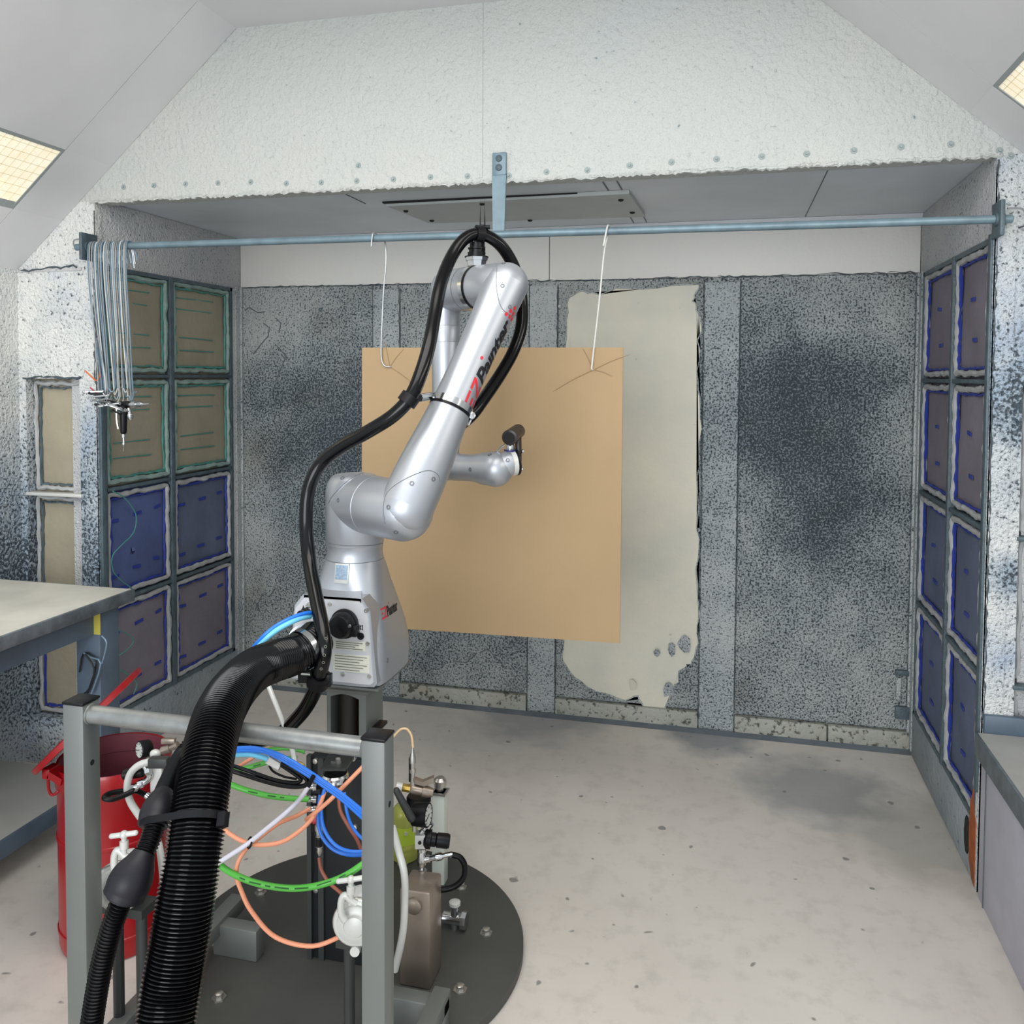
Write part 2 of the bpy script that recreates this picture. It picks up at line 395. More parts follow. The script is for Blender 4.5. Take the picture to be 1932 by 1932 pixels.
# --- alcove side walls around the filter banks
FY0, FY1, FZ0, FZ1 = 2.815, 3.705, .19, 1.952
def side_wall(name, X, sg):
    o = struct(name, MB().box((X+sg*.10, YF+.03, -.02), (X+sg*.14, YB+.1, ZC+.1)), side_m)
    mb = MB().box((X, YF+.026, FZ1), (X+sg*.1, YB+.012, ZC), .004).box((X, FY1, FZ0), (X+sg*.1, YB+.012, FZ1), .003)
    build('upper_strip', mb, side_m, o)
    mb = MB().box((X, YF+.026, 0), (X+sg*.1, YB+.012, FZ0), .006)
    build('base_strip', mb, base_side_m, o)
    build('corner_angle', MB().box((X-sg*.012, YB-.012, .02), (X+sg*.002, YB-.004, ZB)).box((X-sg*.004, YB-.05, .02), (X+sg*.002, YB-.004, ZB)), batten_m, o)
    return o
wl = side_wall('wall_left', XL, -1); wr = side_wall('wall_right', XR, 1)
# orange rusted foot and hole at the near end of the right side
pol = [(2.80, .005), (2.83, .012), (2.865, .06), (2.87, .16), (2.862, .24), (2.835, .29), (2.815, .22), (2.80, .2)]
o = build('rust_patch', MB().prism([(XR-.001, y, z) for y, z in pol], (-.004, 0, 0)), rust_m, wr); o['label'] = 'orange rusted patch'
pol = [(2.90+.028*math.cos(a), .115+.06*math.sin(a)) for a in np.linspace(0, 6.28, 11)[:-1]]
build('rust_hole', MB().prism([(XR-.001, y, z) for y, z in pol], (-.003, 0, 0)), hole_m, wr)
# --- alcove ceiling with bolted hatch
cl = struct('ceiling', MB().box((XL-.1, YF+.002, ZC), (XR+.1, YB+.1, ZC+.08)), soffit_m)
hp = build('access_hatch', MB().prism([(-1.27, 3.10, ZC-.001), (-.345, 3.075, ZC-.001), (-.33, 3.53, ZC-.001), (-1.235, 3.49, ZC-.001)], (0, 0, -.014)), M('pale_hatch', (176, 181, 180), .5, var=.06), cl)
build('gap_strip', MB().box((-1.28, 3.080, ZC-.006), (-.345, 3.098, ZC-.0005)), hole_m, cl)
for x, y in ((-1.23, 3.2), (-1.2, 3.42), (-.385, 3.17), (-.37, 3.42), (-.9, 3.13), (-.8, 3.5)):
    build('screw', MB().lathe((x, y, ZC-.014), (0, 0, -1), [(0, .011), (.006, .009), (.008, .003)], 8), hole_m, hp)
for x0, x1, y0, y1 in ((-.42, -.415, YF+.01, 3.07), (-.372, -.367, YF+.01, 3.07), (-.40, -.396, 3.53, 3.74), (-.345, -.341, 3.53, 3.74), (.30, .303, YF+.01, 3.74), (-1.36, -1.356, YF+.01, 3.1)):
    build('seam', MB().box((x0, y0, ZC-.002), (x1, y1, ZC+.001)), seam_m, cl)
build('cove_strip', MB().prism([(XL, YB-.004, ZC-.03), (XL, YB-.03, ZC-.001), (XL, YB-.004, ZC-.001)], (XR-XL, 0, 0)), soffit_m, cl)
# --- front face of the booth: header, flanks
hd = struct('wall_front', MB().box((RWL-.1, YF, ZC-.012), (RWR+.1, YF+.09, ZTOP+.1)), white_crust)
build('joint_strip', MB().box((-.815, YF-.003, ZC), (-.80, YF+.01, ZTOP)), white_crust, hd)
rimpts = []
rr = random.Random(11); x = XL-.02
while x < XR+.03:
    rimpts.append(V((x, YF+rr.uniform(-.004, .004), ZC-.011-rr.uniform(0, .007)))); x += rr.uniform(.006, .014)
build('drip_edge', MB().sweep(rimpts, [rr.uniform(.004, .009) for _ in rimpts], 6), white_crust, hd)
for pxx, pyy in ((233, 353), (290, 350), (350, 347), (411, 345), (473, 343), (540, 346), (606, 344), (673, 341), (742, 338), (812, 334), (882, 332), (960, 331), (1031, 324), (1108, 321), (1188, 312), (1267, 306), (1352, 300), (1437, 295), (1522, 290), (1611, 284), (1700, 277), (1794, 272), (676, 312), (1886, 284), (1907, 294), (1901, 385)):
    c = onY(pxx, pyy, YF-.001)
    build('bolt', MB().lathe(c, (0, -1, 0), [(0, .010), (.0015, .009), (.0016, .0045), (.008, .004), (.009, .0015)], 9), M('crusted_bolt', (150, 162, 162), .6) if 'crusted_bolt' not in bpy.data.materials else bpy.data.materials['crusted_bolt'], hd)
def flank(x0, x1, fx0, fx1, name):
    tl_, tr_ = (.09, .025) if x0 < -1 else (.025, .09)
    mb = MB().box((x0, YF, -.02), (fx0, YF+tl_, ZC-.012)).box((fx1, YF, -.02), (x1, YF+tr_, ZC-.012))
    mb.box((fx0, YF, -.02), (fx1, YF+.09, .19)).box((fx0, YF, 1.518), (fx1, YF+.09, ZC-.012)).box((fx0-.005, YF+.071, .1), (fx1+.005, YF+.1, 1.6))
    return struct(name, mb, flank_m)
fl = flank(RWL-.05, XL, -2.64, -2.395, 'wall_front_left'); fr = flank(XR, RWR+.05, .835, 1.07, 'wall_front_right')
for X, nx in ((XL, -1), (XR, 1)):   # corner trim of worn paint at the opening edge
    build('corner_trim', MB().box((X+nx*.055, YF-.004, 0), (X-nx*.002, YF+.001, 2.15)).box((X-nx*.003, YF-.004, 0), (X+nx*.002, YF+.03, 2.15)), flank_m, fl if X < 0 else fr)
crust((XL-.003, YF-.004, 1.50), (XL-.003, YF-.004, 1.96), fl, .006, .005); crust((-2.65, YF-.004, 1.522), (-2.385, YF-.004, 1.522), fl, .005, .005); crust((RWL+.02, YF-.005, 1.932), (XL-.08, YF-.005, 1.945), fl, .006, .004)
crust((XR+.004, YF-.005, .5), (XR+.004, YF-.005, 2.17), fr, .003, .003); crust((XR+.06, YF-.005, 1.975), (RWR, YF-.005, 1.98), fr, .006, .004)
build('ledge_line', MB().box((RWL, YF-.004, 1.928), (XL-.06, YF+.002, 1.94)), side_m, fl)
build('ledge_line', MB().box((XR+.06, YF-.004, 1.972), (RWR, YF+.002, 1.98)), side_m, fr)
c = onY(1896, 622, YF); build('grey_blot', MB().lathe(c, (0, -1, 0), [(0, .028), (.001, .022)], 14), M('grey_spot', (128, 132, 136), .7), fr)
# --- outer room walls, hip ceilings and flat ceiling
struct('wall_room_left', MB().box((RWL-.1, YO, -.02), (RWL, YF+.02, HZ+.05)), flank_m)
struct('wall_room_right', MB().box((RWR, YO, -.02), (RWR+.1, YF+.02, HZ+.05)), flank_m)
XH = RWL + (ZTOP-HZ)/.657*.754
def hip(name, x0, sg):
    """sloped panels: s runs up the slope, Y along it; an opening for the lamp"""
    f = lambda s, y, k=0: V((x0 + sg*(s*.754 - k*.657*-1), y, HZ + s*.657 + k*.754))
    root = struct(name, MB().prism([f(-.02, YO, .06), f(1.29, YO, .06), f(1.29, YF, .06), f(-.02, YF, .06)], V((sg*-.657*-.02, 0, .754*.02))), hip_m)
    for s0, s1, y0, y1 in ((0, .278, YO, 2.555), (.573, 1.28, YO, 2.555), (.278, .573, YO, 1.28), (0, .278, 2.555, YF), (.278, .573, 2.555, YF), (.573, 1.28, 2.555, YF)):
        g = .0015
        build('panel', MB().prism([f(s0+g, y0+g), f(s1-g, y0+g), f(s1-g, y1-g), f(s0+g, y1-g)], f(0, 0, .06)-f(0, 0)), hip_m, root)
    return f
fL = hip('ceiling_hip_left', RWL, 1); fR = hip('ceiling_hip_right', RWR, -1)
struct('ceiling_room', MB().box((XH-.1, YO, ZTOP), (-XH+RWL+RWR+.1, YF+.05, ZTOP+.06)), hip_m)
def lamp(f, label):
    c = f(.425, 1.92, .03); t = thing('ceiling_light', label, 'light', c)
    build('diffuser', MB().prism([f(.29, 1.295, .02), f(.561, 1.295, .02), f(.561, 2.545, .02), f(.29, 2.545, .02)], f(0, 0, .012)-f(0, 0)), lamp_m, t)
    mb = MB()
    for s0, s1, y0, y1 in ((.279, .29, 1.285, 2.554), (.561, .572, 1.285, 2.554), (.29, .561, 1.285, 1.295), (.29, .561, 2.544, 2.554)):
        mb.prism([f(s0, y0, .0), f(s1, y0, .0), f(s1, y1, .0), f(s0, y1, .0)], f(0, 0, .03)-f(0, 0))
    build('lamp_frame', mb, M('lamp_frame_grey', (150, 158, 158), .5), t)
    mb = MB()
    for k in range(1, 8): mb.cyl(f(.29+.271*k/8, 1.295, .019), f(.29+.271*k/8, 2.545, .019), .0006, 4)
    for k in range(1, 38): mb.cyl(f(.29, 1.295+1.25*k/38, .019), f(.561, 1.295+1.25*k/38, .019), .0006, 4)
    tag(build('wire_mesh', mb, M('mesh_tan', (196, 176, 130), .6), t), kind='stuff')
lamp(fL, 'lit recessed lamp with cream diffuser in the left sloped ceiling')
lamp(fR, 'lit recessed lamp in the right sloped ceiling, outside the upper right corner')

# ================================================================ FILTERS
ROWS = [(1.528, 1.952), (1.088, 1.528), (.645, 1.088), (.19, .645)]
COLS = [(FY0, 3.235), (3.235, FY1)]
def bank(X, sg, label):
    """steel grid holding the pads: outer frame, mullion, cross bars"""
    t = thing('filter_rack', label, 'rack', (X+sg*.03, (FY0+FY1)/2, FZ0))
    mb = MB()
    a, b = X-sg*.004, X+sg*.05; q = .016
    mb.box((a, FY0, FZ0), (b, FY0+q, FZ1)).box((a, FY1-q, FZ0), (b, FY1, FZ1)).box((a, FY0, FZ0), (b, FY1, FZ0+q)).box((a, FY0, FZ1-q), (b, FY1, FZ1))
    build('outer_frame', mb, frame_m, t)
    build('mullion', MB().box((a-sg*.004, 3.222, FZ0), (b, 3.248, FZ1), .002), frame_m, t)
    for z in (1.528, 1.088, .645): build('crossbar', MB().box((a, FY0+.01, z-.007), (b, FY1-.01, z+.007), .002), frame_m, t)
    return t
bank(XL, -1, 'blue-grey steel grid frame holding eight pads, left alcove wall')
bank(XR, 1, 'blue-grey steel grid frame holding eight pads, right alcove wall')
build('outer_post', MB().box((XL-.002, YF+.002, 0), (XL+.014, YF+.03, 1.96), .002), frame_m, wl)
build('outer_post', MB().box((XR+.002, YF+.002, 0.3), (XR-.01, YF+.03, 1.96), .002), frame_m, wr)
fid = [0]
def pad(O, U, W, N, m, seam, roll, label, marks, rr=.011, group='booth filter pads'):
    """paper pad with rolled edges; O corner, U and W sides, N towards the room"""
    fid[0] += 1; rd = random.Random(fid[0]*7)
    O, U, W, N = V(O), V(U), V(W), V(N); c = O+U/2+W/2
    t = thing('filter_pad', label, 'filter', (c.x, c.y, O.z), group)
    ph = rd.uniform(0, 6)
    fn = lambda a, b: .012*math.sin(math.pi*a)**.5*math.sin(math.pi*b)**.5 + .003*math.sin(7*a+ph)*math.sin(5*b+ph)
    mb = MB().bump_grid(O, U, W, N, 14, 14, fn)
    r = bmesh.ops.solidify(mb.bm, geom=mb.bm.faces[:], thickness=.006)
    build('pad', mb, m, t)
    def loop(ins, h, amp, n=11):
        pts = []
        u, v = U.normalized(), W.normalized()
        cr = [O+u*ins+v*ins, O+U-u*ins+v*ins, O+U-u*ins+W-v*ins, O+u*ins+W-v*ins]
        for i in range(4):
            a, b = cr[i], cr[(i+1) % 4]
            for k in range(n): pts.append(a+(b-a)*(k/n) + N*(h+rd.uniform(0, .004)) + (u*rd.uniform(-amp, amp)+v*rd.uniform(-amp, amp)))
        return cat(pts, 2, True)
    p = loop(.017, .012, .0035); build('rolled_edge', MB().sweep(p, [rr*rd.uniform(.75, 1.15) for _ in p], 7, closed=True), roll, t)
    p = loop(.033, .010, .0025); build('painted_seam', MB().sweep(p, [.0055*rd.uniform(.5, 1.3) for _ in p], 5, closed=True), seam, t)
    mb = MB(); u, v = U.normalized(), W.normalized()
    for a0, a1, b in marks:
        A = O+U*a0+W*b + N*(fn(a0, b)+.0035); B = O+U*a1+W*(b+rd.uniform(-.012, .012)) + N*(fn(a1, b)+.0035); L = (B-A)/2
        mb.obox((A+B)/2, L, v*.0022 if a1-a0 > .25 else v*.006, N*.0015)
    if marks: tag(build('paint_marks', mb, seam, t), kind='stuff')
    return t
lines = [(.12, .72, .82), (.12, .68, .70), (.14, .7, .40), (.14, .72, .26)]
dash = [(.08, .2, .72), (.42, .54, .74), (.76, .86, .76), (.1, .2, .2), (.4, .52, .24), (.74, .84, .26)]
LN = ['top', 'second', 'third', 'bottom']
for j, (z0, z1) in enumerate(ROWS):
    for i, (y0, y1) in enumerate(COLS):
        tan = j < 2
        side = 'beside the front pillar' if i == 0 else 'beside the back wall'
        lab = ('tan pad with teal stripes' if tan else 'blue-grey pad with navy dashes') + ', left alcove wall, %s row, %s' % (LN[j], side)
        m = tan_m if tan else (blue3_m if (i == 0 and j == 2) else blue2_m if j == 3 else blue_m)
        g = .012
        pad((XL-.022, y0+g, z0+g*.7), (0, y1-y0-2*g, 0), (0, 0, z1-z0-1.4*g), (1, 0, 0), m, teal_m if tan else navy_m, rollg_m if tan else roll_m, lab, lines if tan else dash)
        lab = 'mauve-grey pad with navy seam, right alcove wall, %s row, %s' % (LN[j], side)
        pad((XR+.022, y0+g, z0+g*.7), (0, y1-y0-2*g, 0), (0, 0, z1-z0-1.4*g), (-1, 0, 0), blue2_m if j < 2 else blue_m, navy_m, roll_m, lab, [(.45, .55, .62), (.4, .52, .3)])
zr = [(1.073, 1.516), (.632, 1.067), (.192, .626)]
for j, (z0, z1) in enumerate(zr):
    nm = ['top', 'middle', 'bottom'][j]
    pad((-2.64, YF+.05, z0), (.245, 0, 0), (0, 0, z1-z0), (0, -1, 0), tan_m, frame_m if j < 2 else navy_m, roll_m, 'narrow tan pad in the left front pillar above the table, %s of its column' % nm if j < 2 else 'narrow tan pad with blue edge low in the left front pillar, under the table', [], .009)
    pad((.835, YF+.05, z0), (.235, 0, 0), (0, 0, z1-z0), (0, -1, 0), blue2_m if j else tan_m, M('sky_blue_tape', (96, 140, 206), .6) if j == 0 else navy_m, roll_m, 'narrow pad in the right front pillar at the right picture edge, %s of its column' % nm, [], .009)
for x0, x1, root in ((-2.645, -2.39, fl), (.83, 1.075, fr)):
    for z in (1.07, .629): build('pad_rail', MB().box((x0, YF-.006, z-.007), (x1, YF+.04, z+.006), .003), whitep_m if x0 < 0 else frame_m, root)

# teal cord on the left filters
pts = [onX(x, y, XL+.02) for x, y in [(213, 927), (232, 937), (248, 955), (257, 975), (252, 1005), (228, 1030), (212, 1050), (214, 1078), (232, 1098), (250, 1112), (246, 1128), (222, 1142), (207, 1165), (210, 1182), (240, 1196), (252, 1210), (240, 1226), (222, 1240), (216, 1256), (246, 1275), (258, 1290), (252, 1310)]]
solo('hanging_string', MB().sweep(cat(pts, 4), .0022, 6), teal_m, 'thin wavy teal string over the blue pads on the left wall', 'string')

# ================================================================ HANGING BAR, HOOKS, BOARD
B0, B1 = V((-2.362, 2.74, 2.008)), V((.782, 2.74, 1.992))
def barz(x): return B0.z + (B1.z-B0.z)*(x-B0.x)/(B1.x-B0.x)
t = thing('hanging_bar', 'long blue-grey pipe spanning the booth opening under the header', 'bar', (-.79, 2.74, 1.99))
build('pipe', MB().cyl(B0, B1, .0125, 16, .003), bar_m, t)
for X, s in ((XL+.003, -1), (XR-.003, 1)):
    b = build('bracket', MB().box((X-.006, 2.705, barz(X)-.05), (X+.006, YF+.001, barz(X)+.05), .002).cyl((X-.012, 2.74, barz(X)), (X+.012, 2.74, barz(X)), .02, 14), frame_m, t)
    build('hook_end', MB().sweep(cat([(X+s*.02, 2.74, barz(X)+.03), (X+s*.06, 2.745, barz(X)+.028), (X+s*.075, 2.76, barz(X)+.01)], 4), .003, 6), steel_m, t)
st = build('strap', MB().box((-.764, YF-.012, 2.20), (-.716, YF-.002, 2.275), .003).prism([(-.764, YF-.012, 2.2), (-.716, YF-.012, 2.2), (-.714, 2.745, 1.99), (-.752, 2.745, 1.99)], (0, .008, 0)), bar_m, t)
for z in (2.225, 2.255): build('bolt', MB().lathe((-.741, YF-.012, z), (0, -1, 0), [(0, .012), (.004, .011), (.008, .004)], 8), frame_m, st)
# board
BY = 2.742
t = thing('cardboard_sheet', 'large tan cardboard sheet hung behind the robot arm as a spray target', 'board', (-.77, BY, .67))
build('sheet', MB().prism([(-1.214, BY, 1.632), (-.321, BY, 1.630), (-.322, BY, .680), (-1.217, BY, .668)], (0, .006, 0)), board_m, t)
H1, H2 = onY(735, 692, BY-.004), onY(1119, 698, BY-.004)
for H, dirs in ((H1, ((.10, -.07), (.05, .06), (-.02, .09))), (H2, ((-.13, -.07), (.12, .05), (-.035, .07), (.06, -.02)))):
    for dx, dz in dirs:
        build('crease', MB().sweep(cat([H+V((0, .003, 0)), H+V((dx*.5, .003, dz*.5+.004)), H+V((dx, .0035, dz))], 3), [.0012]*6+[.0003], 5), crease_m, t)
hz = barz(-1.16)
pts = [(-1.170, 2.72, hz-.03), (-1.165, 2.722, hz+.012), (-1.158, 2.74, hz+.0155), (-1.140, 2.757, hz), (-1.128, 2.745, hz-.035), (-1.124, 2.735, hz-.1), (-1.132, 2.735, hz-.18), (-1.138, 2.735, hz-.3), (-1.140, 2.733, hz-.395), (H1.x-.02, BY-.006, H1.z+.006), (H1.x, BY-.004, H1.z), (H1.x+.012, BY+.012, H1.z+.006)]
solo('wire_hook', MB().sweep(cat(pts, 4), .0028, 8), steel_m, 'bent grey wire hook holding the left top of the cardboard', 'hook')
hz = barz(-.37)
pts = [(-.383, 2.715, hz-.05), (-.373, 2.722, hz+.008), (-.370, 2.74, hz+.0165), (-.372, 2.757, hz), (-.385, 2.75, hz-.06), (-.398, 2.738, hz-.22), (H2.x-.002, 2.736, H2.z+.03), (H2.x-.003, BY-.006, H2.z+.002), (H2.x+.002, BY+.012, H2.z+.005)]
solo('wire_hook', MB().sweep(cat(pts, 4), .0030, 8), whitep_m, 'straight white wire hook holding the right top of the cardboard', 'hook')
# bundle of hooks on the left end of the bar
rr = random.Random(21)
ORD = 'leftmost second third fourth fifth sixth seventh eighth ninth tenth eleventh twelfth'.split()
def HN(k):
    m = ('pale blue', 'grey', 'bright grey', 'blue-painted', 'white')[k % 5]
    return '%s long wire hook, %s in the bundle at the bar end' % (m, (ORD[k]+('' if k == 0 else ' from left')) if k < 12 else ((ORD[23-k]+' from right') if k < 23 else 'rightmost'))
for k in range(24):
    x0 = -2.287 + .007*k + rr.uniform(-.002, .002); z = barz(x0)
    xb = -2.24 + .0062*k + rr.uniform(-.01, .01); yb = 2.715 + rr.uniform(-.018, .012); zb = 1.455 + rr.uniform(-.02, .05)
    yo = rr.uniform(-.003, .003)
    pts = [(x0+.012, 2.762, z-.05-rr.uniform(0, .03)), (x0+.004, 2.757, z-.005), (x0, 2.74+yo, z+.0165), (x0-.002, 2.722+yo, z-.005), (x0+.001, 2.718+yo, z-.12), ((x0*.55+xb*.45), 2.717+yo, z-.32), (xb-.004, yb, zb+.06), (xb, yb, zb)]
    a = rr.uniform(0, 6.28); q = rr.uniform(.015, .035)
    pts += [(xb+q*.4*math.cos(a), yb+q*.3*math.sin(a)-.004, zb-.022), (xb+q*math.cos(a), yb+.6*q*math.sin(a)-.004, zb-.012+rr.uniform(-.01, .015))]
    o = solo('hanging_hook', MB().sweep(cat(pts, 4), .0024, 6), (wire_blue_m, steel_m, steel_m, wire_blue_m, whitep_m)[k % 5], HN(k), 'hook', 'wire hooks bundled on the left end of the bar')
# clips at the bottom of the bundle and the spray gun
c0 = V((-2.165, 2.70, 1.425)); rr = random.Random(5)
for k in range(16):
    a = rr.uniform(-.9, .7); b = V((c0.x-.085+.0085*k, c0.y-.02+rr.uniform(-.03, .02), c0.z+.035-.004*k+rr.uniform(-.012, .018)))
    d = V((math.cos(a), rr.uniform(-.5, .5), math.sin(a)*.5)).normalized()*rr.uniform(.018, .038)
    mb = MB().sweep(cat([b-d, b, b+d], 3), .0035, 7).torus(b+d, (rr.random(), 1, rr.random()), .006, .002, 12, 5).ball(b-d, .0055, 8)
    solo('metal_clip', mb, (chrome_m, ddark_m, steel_m)[k % 3], '%s bent clip, %s in the cluster under the wire hooks' % (('chrome', 'dark', 'grey')[k % 3], 'leftmost' if k == 0 else ORD[k]+' from left' if k < 8 else 'rightmost' if k == 15 else ORD[15-k]+' from right'), 'clip', 'metal clips under the wire hooks')
t = thing('air_gun', 'black and chrome blow gun hanging nozzle down under the wire hooks', 'spray gun', (-2.135, 2.69, 1.25))
A = onY(233, 770, 2.69)
build('grip', MB().capsule(A, A-V((.001, 0, .085)), .014, .011), blackm_m, t)
build('lever', MB().sweep(cat([A+V((-.022, -.008, .01)), A+V((-.02, -.012, -.04)), A+V((-.014, -.012, -.075))], 4), .0035, 6), chrome_m, t)
build('nozzle', MB().lathe(A-V((.001, 0, .095)), (0, 0, -1), [(0, .008), (.012, .008), (.014, .004), (.03, .004), (.034, .006), (.042, .005), (.046, .0015), (.062, .0012)], 12), chrome_m, t)
build('air_valve', MB().lathe(A+V((.018, 0, .012)), (1, .0, .05), [(0, .009), (.02, .009), (.021, .013), (.035, .013), (.036, .008), (.06, .01), (.066, .004), (.09, .003)], 12), chrome_m, t)
build('swivel', MB().lathe(A+V((.022, 0, .0)), (.2, 0, -1), [(0, .007), (.02, .008), (.022, .011), (.034, .011), (.045, .005)], 12), chrome_m, t)
build('gun_body', MB().capsule(A+V((-.02, 0, .012)), A+V((.02, 0, .014)), .012, .012, 16), blackm_m, t)
solo('orange_wire', MB().sweep([onY(*p, 2.73) for p in ((188, 690), (189, 706), (186, 716), (180, 718), (172, 710), (160, 699))], .0028, 6), M('orange_wire_paint', (216, 104, 40), .5), 'short bent orange wire beside the hook bundle', 'wire')
solo('red_wire', MB().sweep([onY(*p, 2.72) for p in ((170, 731), (180, 740), (190, 748))], .0028, 6), M('red_wire_paint', (176, 60, 70), .5), 'short red wire by the metal clips', 'wire')

# ================================================================ TABLES AND BENCH
t = thing('work_table', 'pale topped steel work table in front of the left pillar', 'table', (-2.28, 1.8, 0))
build('tabletop', MB().box((-2.66, .9, .805), (-1.895, 2.425, .83), .002), ivory_m, t)
build('top_edge', MB().box((-1.897, .895, .79), (-1.885, 2.43, .829), .002).box((-2.66, 2.423, .79), (-1.886, 2.432, .829), .002), edge_m, t)
build('apron', MB().box((-2.62, 2.28, .715), (-1.94, 2.32, .79), .003).box((-1.96, 1.0, .715), (-1.93, 2.32, .79)), leg_m, t)
for x, y in ((-1.955, 2.34), (-1.955, 1.02), (-2.6, 2.34), (-2.6, 1.02)):
    build('leg', MB().box((x-.045, y-.045, 0), (x+.045, y+.045, .79), .004), leg_m, t)
build('tape', MB().box((-1.935, 2.292, .715), (-1.907, 2.2945, .785)), yellow_m, t)
s = build('shelf', MB().box((-2.62, .95, .10), (-2.075, 2.51, .15), .004), shelf_m, t)
build('shelf_edge', MB().box((-2.076, .95, .095), (-2.066, 2.51, .152), .003), leg_m, s)
rr = random.Random(9)
for k, (a, b, c, d) in enumerate((((150, 1268), (158, 1232), (182, 1250), (165, 1308)), ((158, 1232), (170, 1240), (190, 1252), (172, 1310)), ((160, 1234), (178, 1262), (168, 1300), (152, 1312)), ((192, 1200), (201, 1212), (197, 1235), (192, 1252)))):
    solo('wire_offcut', MB().sweep(cat([onY(*q, 2.285-.006*k) for q in (a, b, c, d)], 3), .0028, 6), wire_blue_m if k % 2 else ddark_m, ['black bent wire hooked over the table leg, end pointing left', 'blue-grey bent wire on the table leg', 'black looped wire on the table leg, lowest of the four', 'short blue-grey wire right of the table leg'][k], 'wire')
t = thing('side_bench', 'low pale lilac bench with grey top in front of the right pillar', 'bench', (.92, 2.2, 0))
build('bench_top', MB().box((.735, .9, .47), (1.10, 2.765, .492), .002), shelf_m, t)
build('top_edge', MB().box((.727, .895, .425), (.737, 2.768, .491), .002), edge_m, t)
build('side_panel', MB().box((.745, .92, .0), (1.095, 2.76, .47), .003), bench_m, t)
build('panel_seam', MB().box((.7425, 2.70, .0), (.7455, 2.706, .43)), seam_m, t)
build('rear_ledge', MB().box((.752, 2.766, .485), (1.10, 2.786, .545), .006), leg_m, t)

# ================================================================ RED CAN
CC = V((-1.61, 1.985, 0)); CR = .142; CZ = .50
t = thing('waste_can', 'open red oily waste can behind the left cart post', 'can', CC)
build('body', MB().lathe(CC, (0, 0, 1), [(.0, CR-.012), (.004, CR-.004), (.02, CR), (.05, CR), (.052, CR+.003), (.06, CR+.003), (.062, CR), (.30, CR), (.302, CR+.003), (.31, CR+.003), (.312, CR), (CZ-.06, CR), (CZ-.055, CR+.004), (CZ-.008, CR+.004), (CZ, CR+.001), (CZ-.001, CR-.004), (CZ-.04, CR-.006)], 48, cap=False), red_m, t)
build('inner_wall', MB().lathe(CC, (0, 0, 1), [(CZ-.001, CR-.005), (CZ-.05, CR-.008), (CZ-.052, CR-.006), (CZ-.09, CR-.008), (.02, CR-.012), (.018, .001)], 48, cap=False), redin_m, t)
lu = (RGT*.72 + UPV*.70).normalized(); ld = ray(165, 1355).normalized(); ld = (ld-lu*ld.dot(lu)).normalized(); ln = lu.cross(ld)
lc = D(168, 1357, 2.33)
lid = build('lid', MB().lathe(lc, ln, [(-.008, .171), (-.007, .174), (.007, .174), (.008, .172), (.009, .16), (.012, .02)], 44), red_m, t)
hg = D(95, 1452, 2.26)
build('hinge', MB().box(hg-V((.010, .02, .018)), hg+V((.014, .02, .010)), .003).obox(hg+V((.030, 0, -.012)), V((.02, 0, -.008)), V((0, .02, 0)), V((.003, 0, .009))), red_m, t)
build('pedal_rod', MB().sweep(cat([D(90, 1462, 2.26), D(92, 1490, 2.26), D(100, 1500, 2.26), D(113, 1488, 2.26), D(122, 1470, 2.3)], 4), .004, 7), red_m, t)

# ================================================================ PEDESTAL AND CART
AX = V((-.943, 2.082, 0))
t = thing('robot_pedestal', 'grey steel pedestal on a round dark base disc under the robot', 'pedestal', (-.954, 2.082, 0))
build('base_disc', MB().lathe((-.954, 2.082, 0), (0, 0, 1), [(.0, .455), (.002, .46), (.026, .46), (.030, .455)], 96), disc_m, t)
x0, x1, y0, y1 = -.998, -.888, 2.027, 2.137
mb = MB().box((x0, y0+.008, .03), (x0+.008, y1, .725)).box((x1-.020, y0, .03), (x1, y0+.008, .725)).box((x1-.008, y0+.008, .03), (x1, y1, .725)).box((x0+.008, y1-.008, .03), (x1-.008, y1, .725)).box((x0, y0, .03), (x0+.011, y0+.008, .725))
build('column', mb, post_m, t)
build('hollow', MB().box((x0+.01, y0+.05, .03), (x1-.01, y1-.01, .72)), inner_m, t)
build('cable_duct', MB().cyl((x0+.048, y0+.035, .56), (x0+.048, y0+.035, .71), .024, 18), inner_m, t)
build('arch_plate', MB().prism([(x0, y0-.002, .727)] + [(x0+.01+.08*(k/8), y0-.002, .716-.010*math.sin(math.pi*k/8)*-1-.012) for k in range(9)] + [(x1, y0-.002, .727)], (0, .012, 0)), post_m, t)
build('top_plate', MB().rings([[V((AX.x+sx*h, AX.y+sy*h, z)) for sx, sy in ((-1, -1), (1, -1), (1, 1), (-1, 1))] for z, h in ((.716, .058), (.726, .062), (.752, .113), (.758, .114))]), post_m, t)
build('cover_box', MB().box((-1.022, 1.985, .03), (-.874, 2.10, .565), .004), ddark_m, t)
build('side_strip', MB().box((-1.03, 1.975, .03), (-1.018, 1.99, .565)).box((-1.0, 1.978, .03), (-.985, 1.986, .56)), dark_m, t)
build('rear_bracket', MB().box((-.886, 2.03, .612), (-.862, 2.11, .622), .003), blackm_m, t)
for q in range(10):
    a = q*.628+.3; build('bolt', MB().lathe((-.954+.36*math.cos(a), 2.082+.36*math.sin(a), .03), (0, 0, 1), [(0, .018), (.004, .018), (.0041, .011), (.014, .011), (.016, .008)], 6), chromed_m, t)
for p in ((596, 1435), (668, 1430), (597, 1678), (670, 1560)):
    c = onY(*p, 1.985); build('bolt', MB().lathe(c, (0, -1, 0), [(0, .008), (.006, .007), (.007, .003)], 8), chromed_m, t)
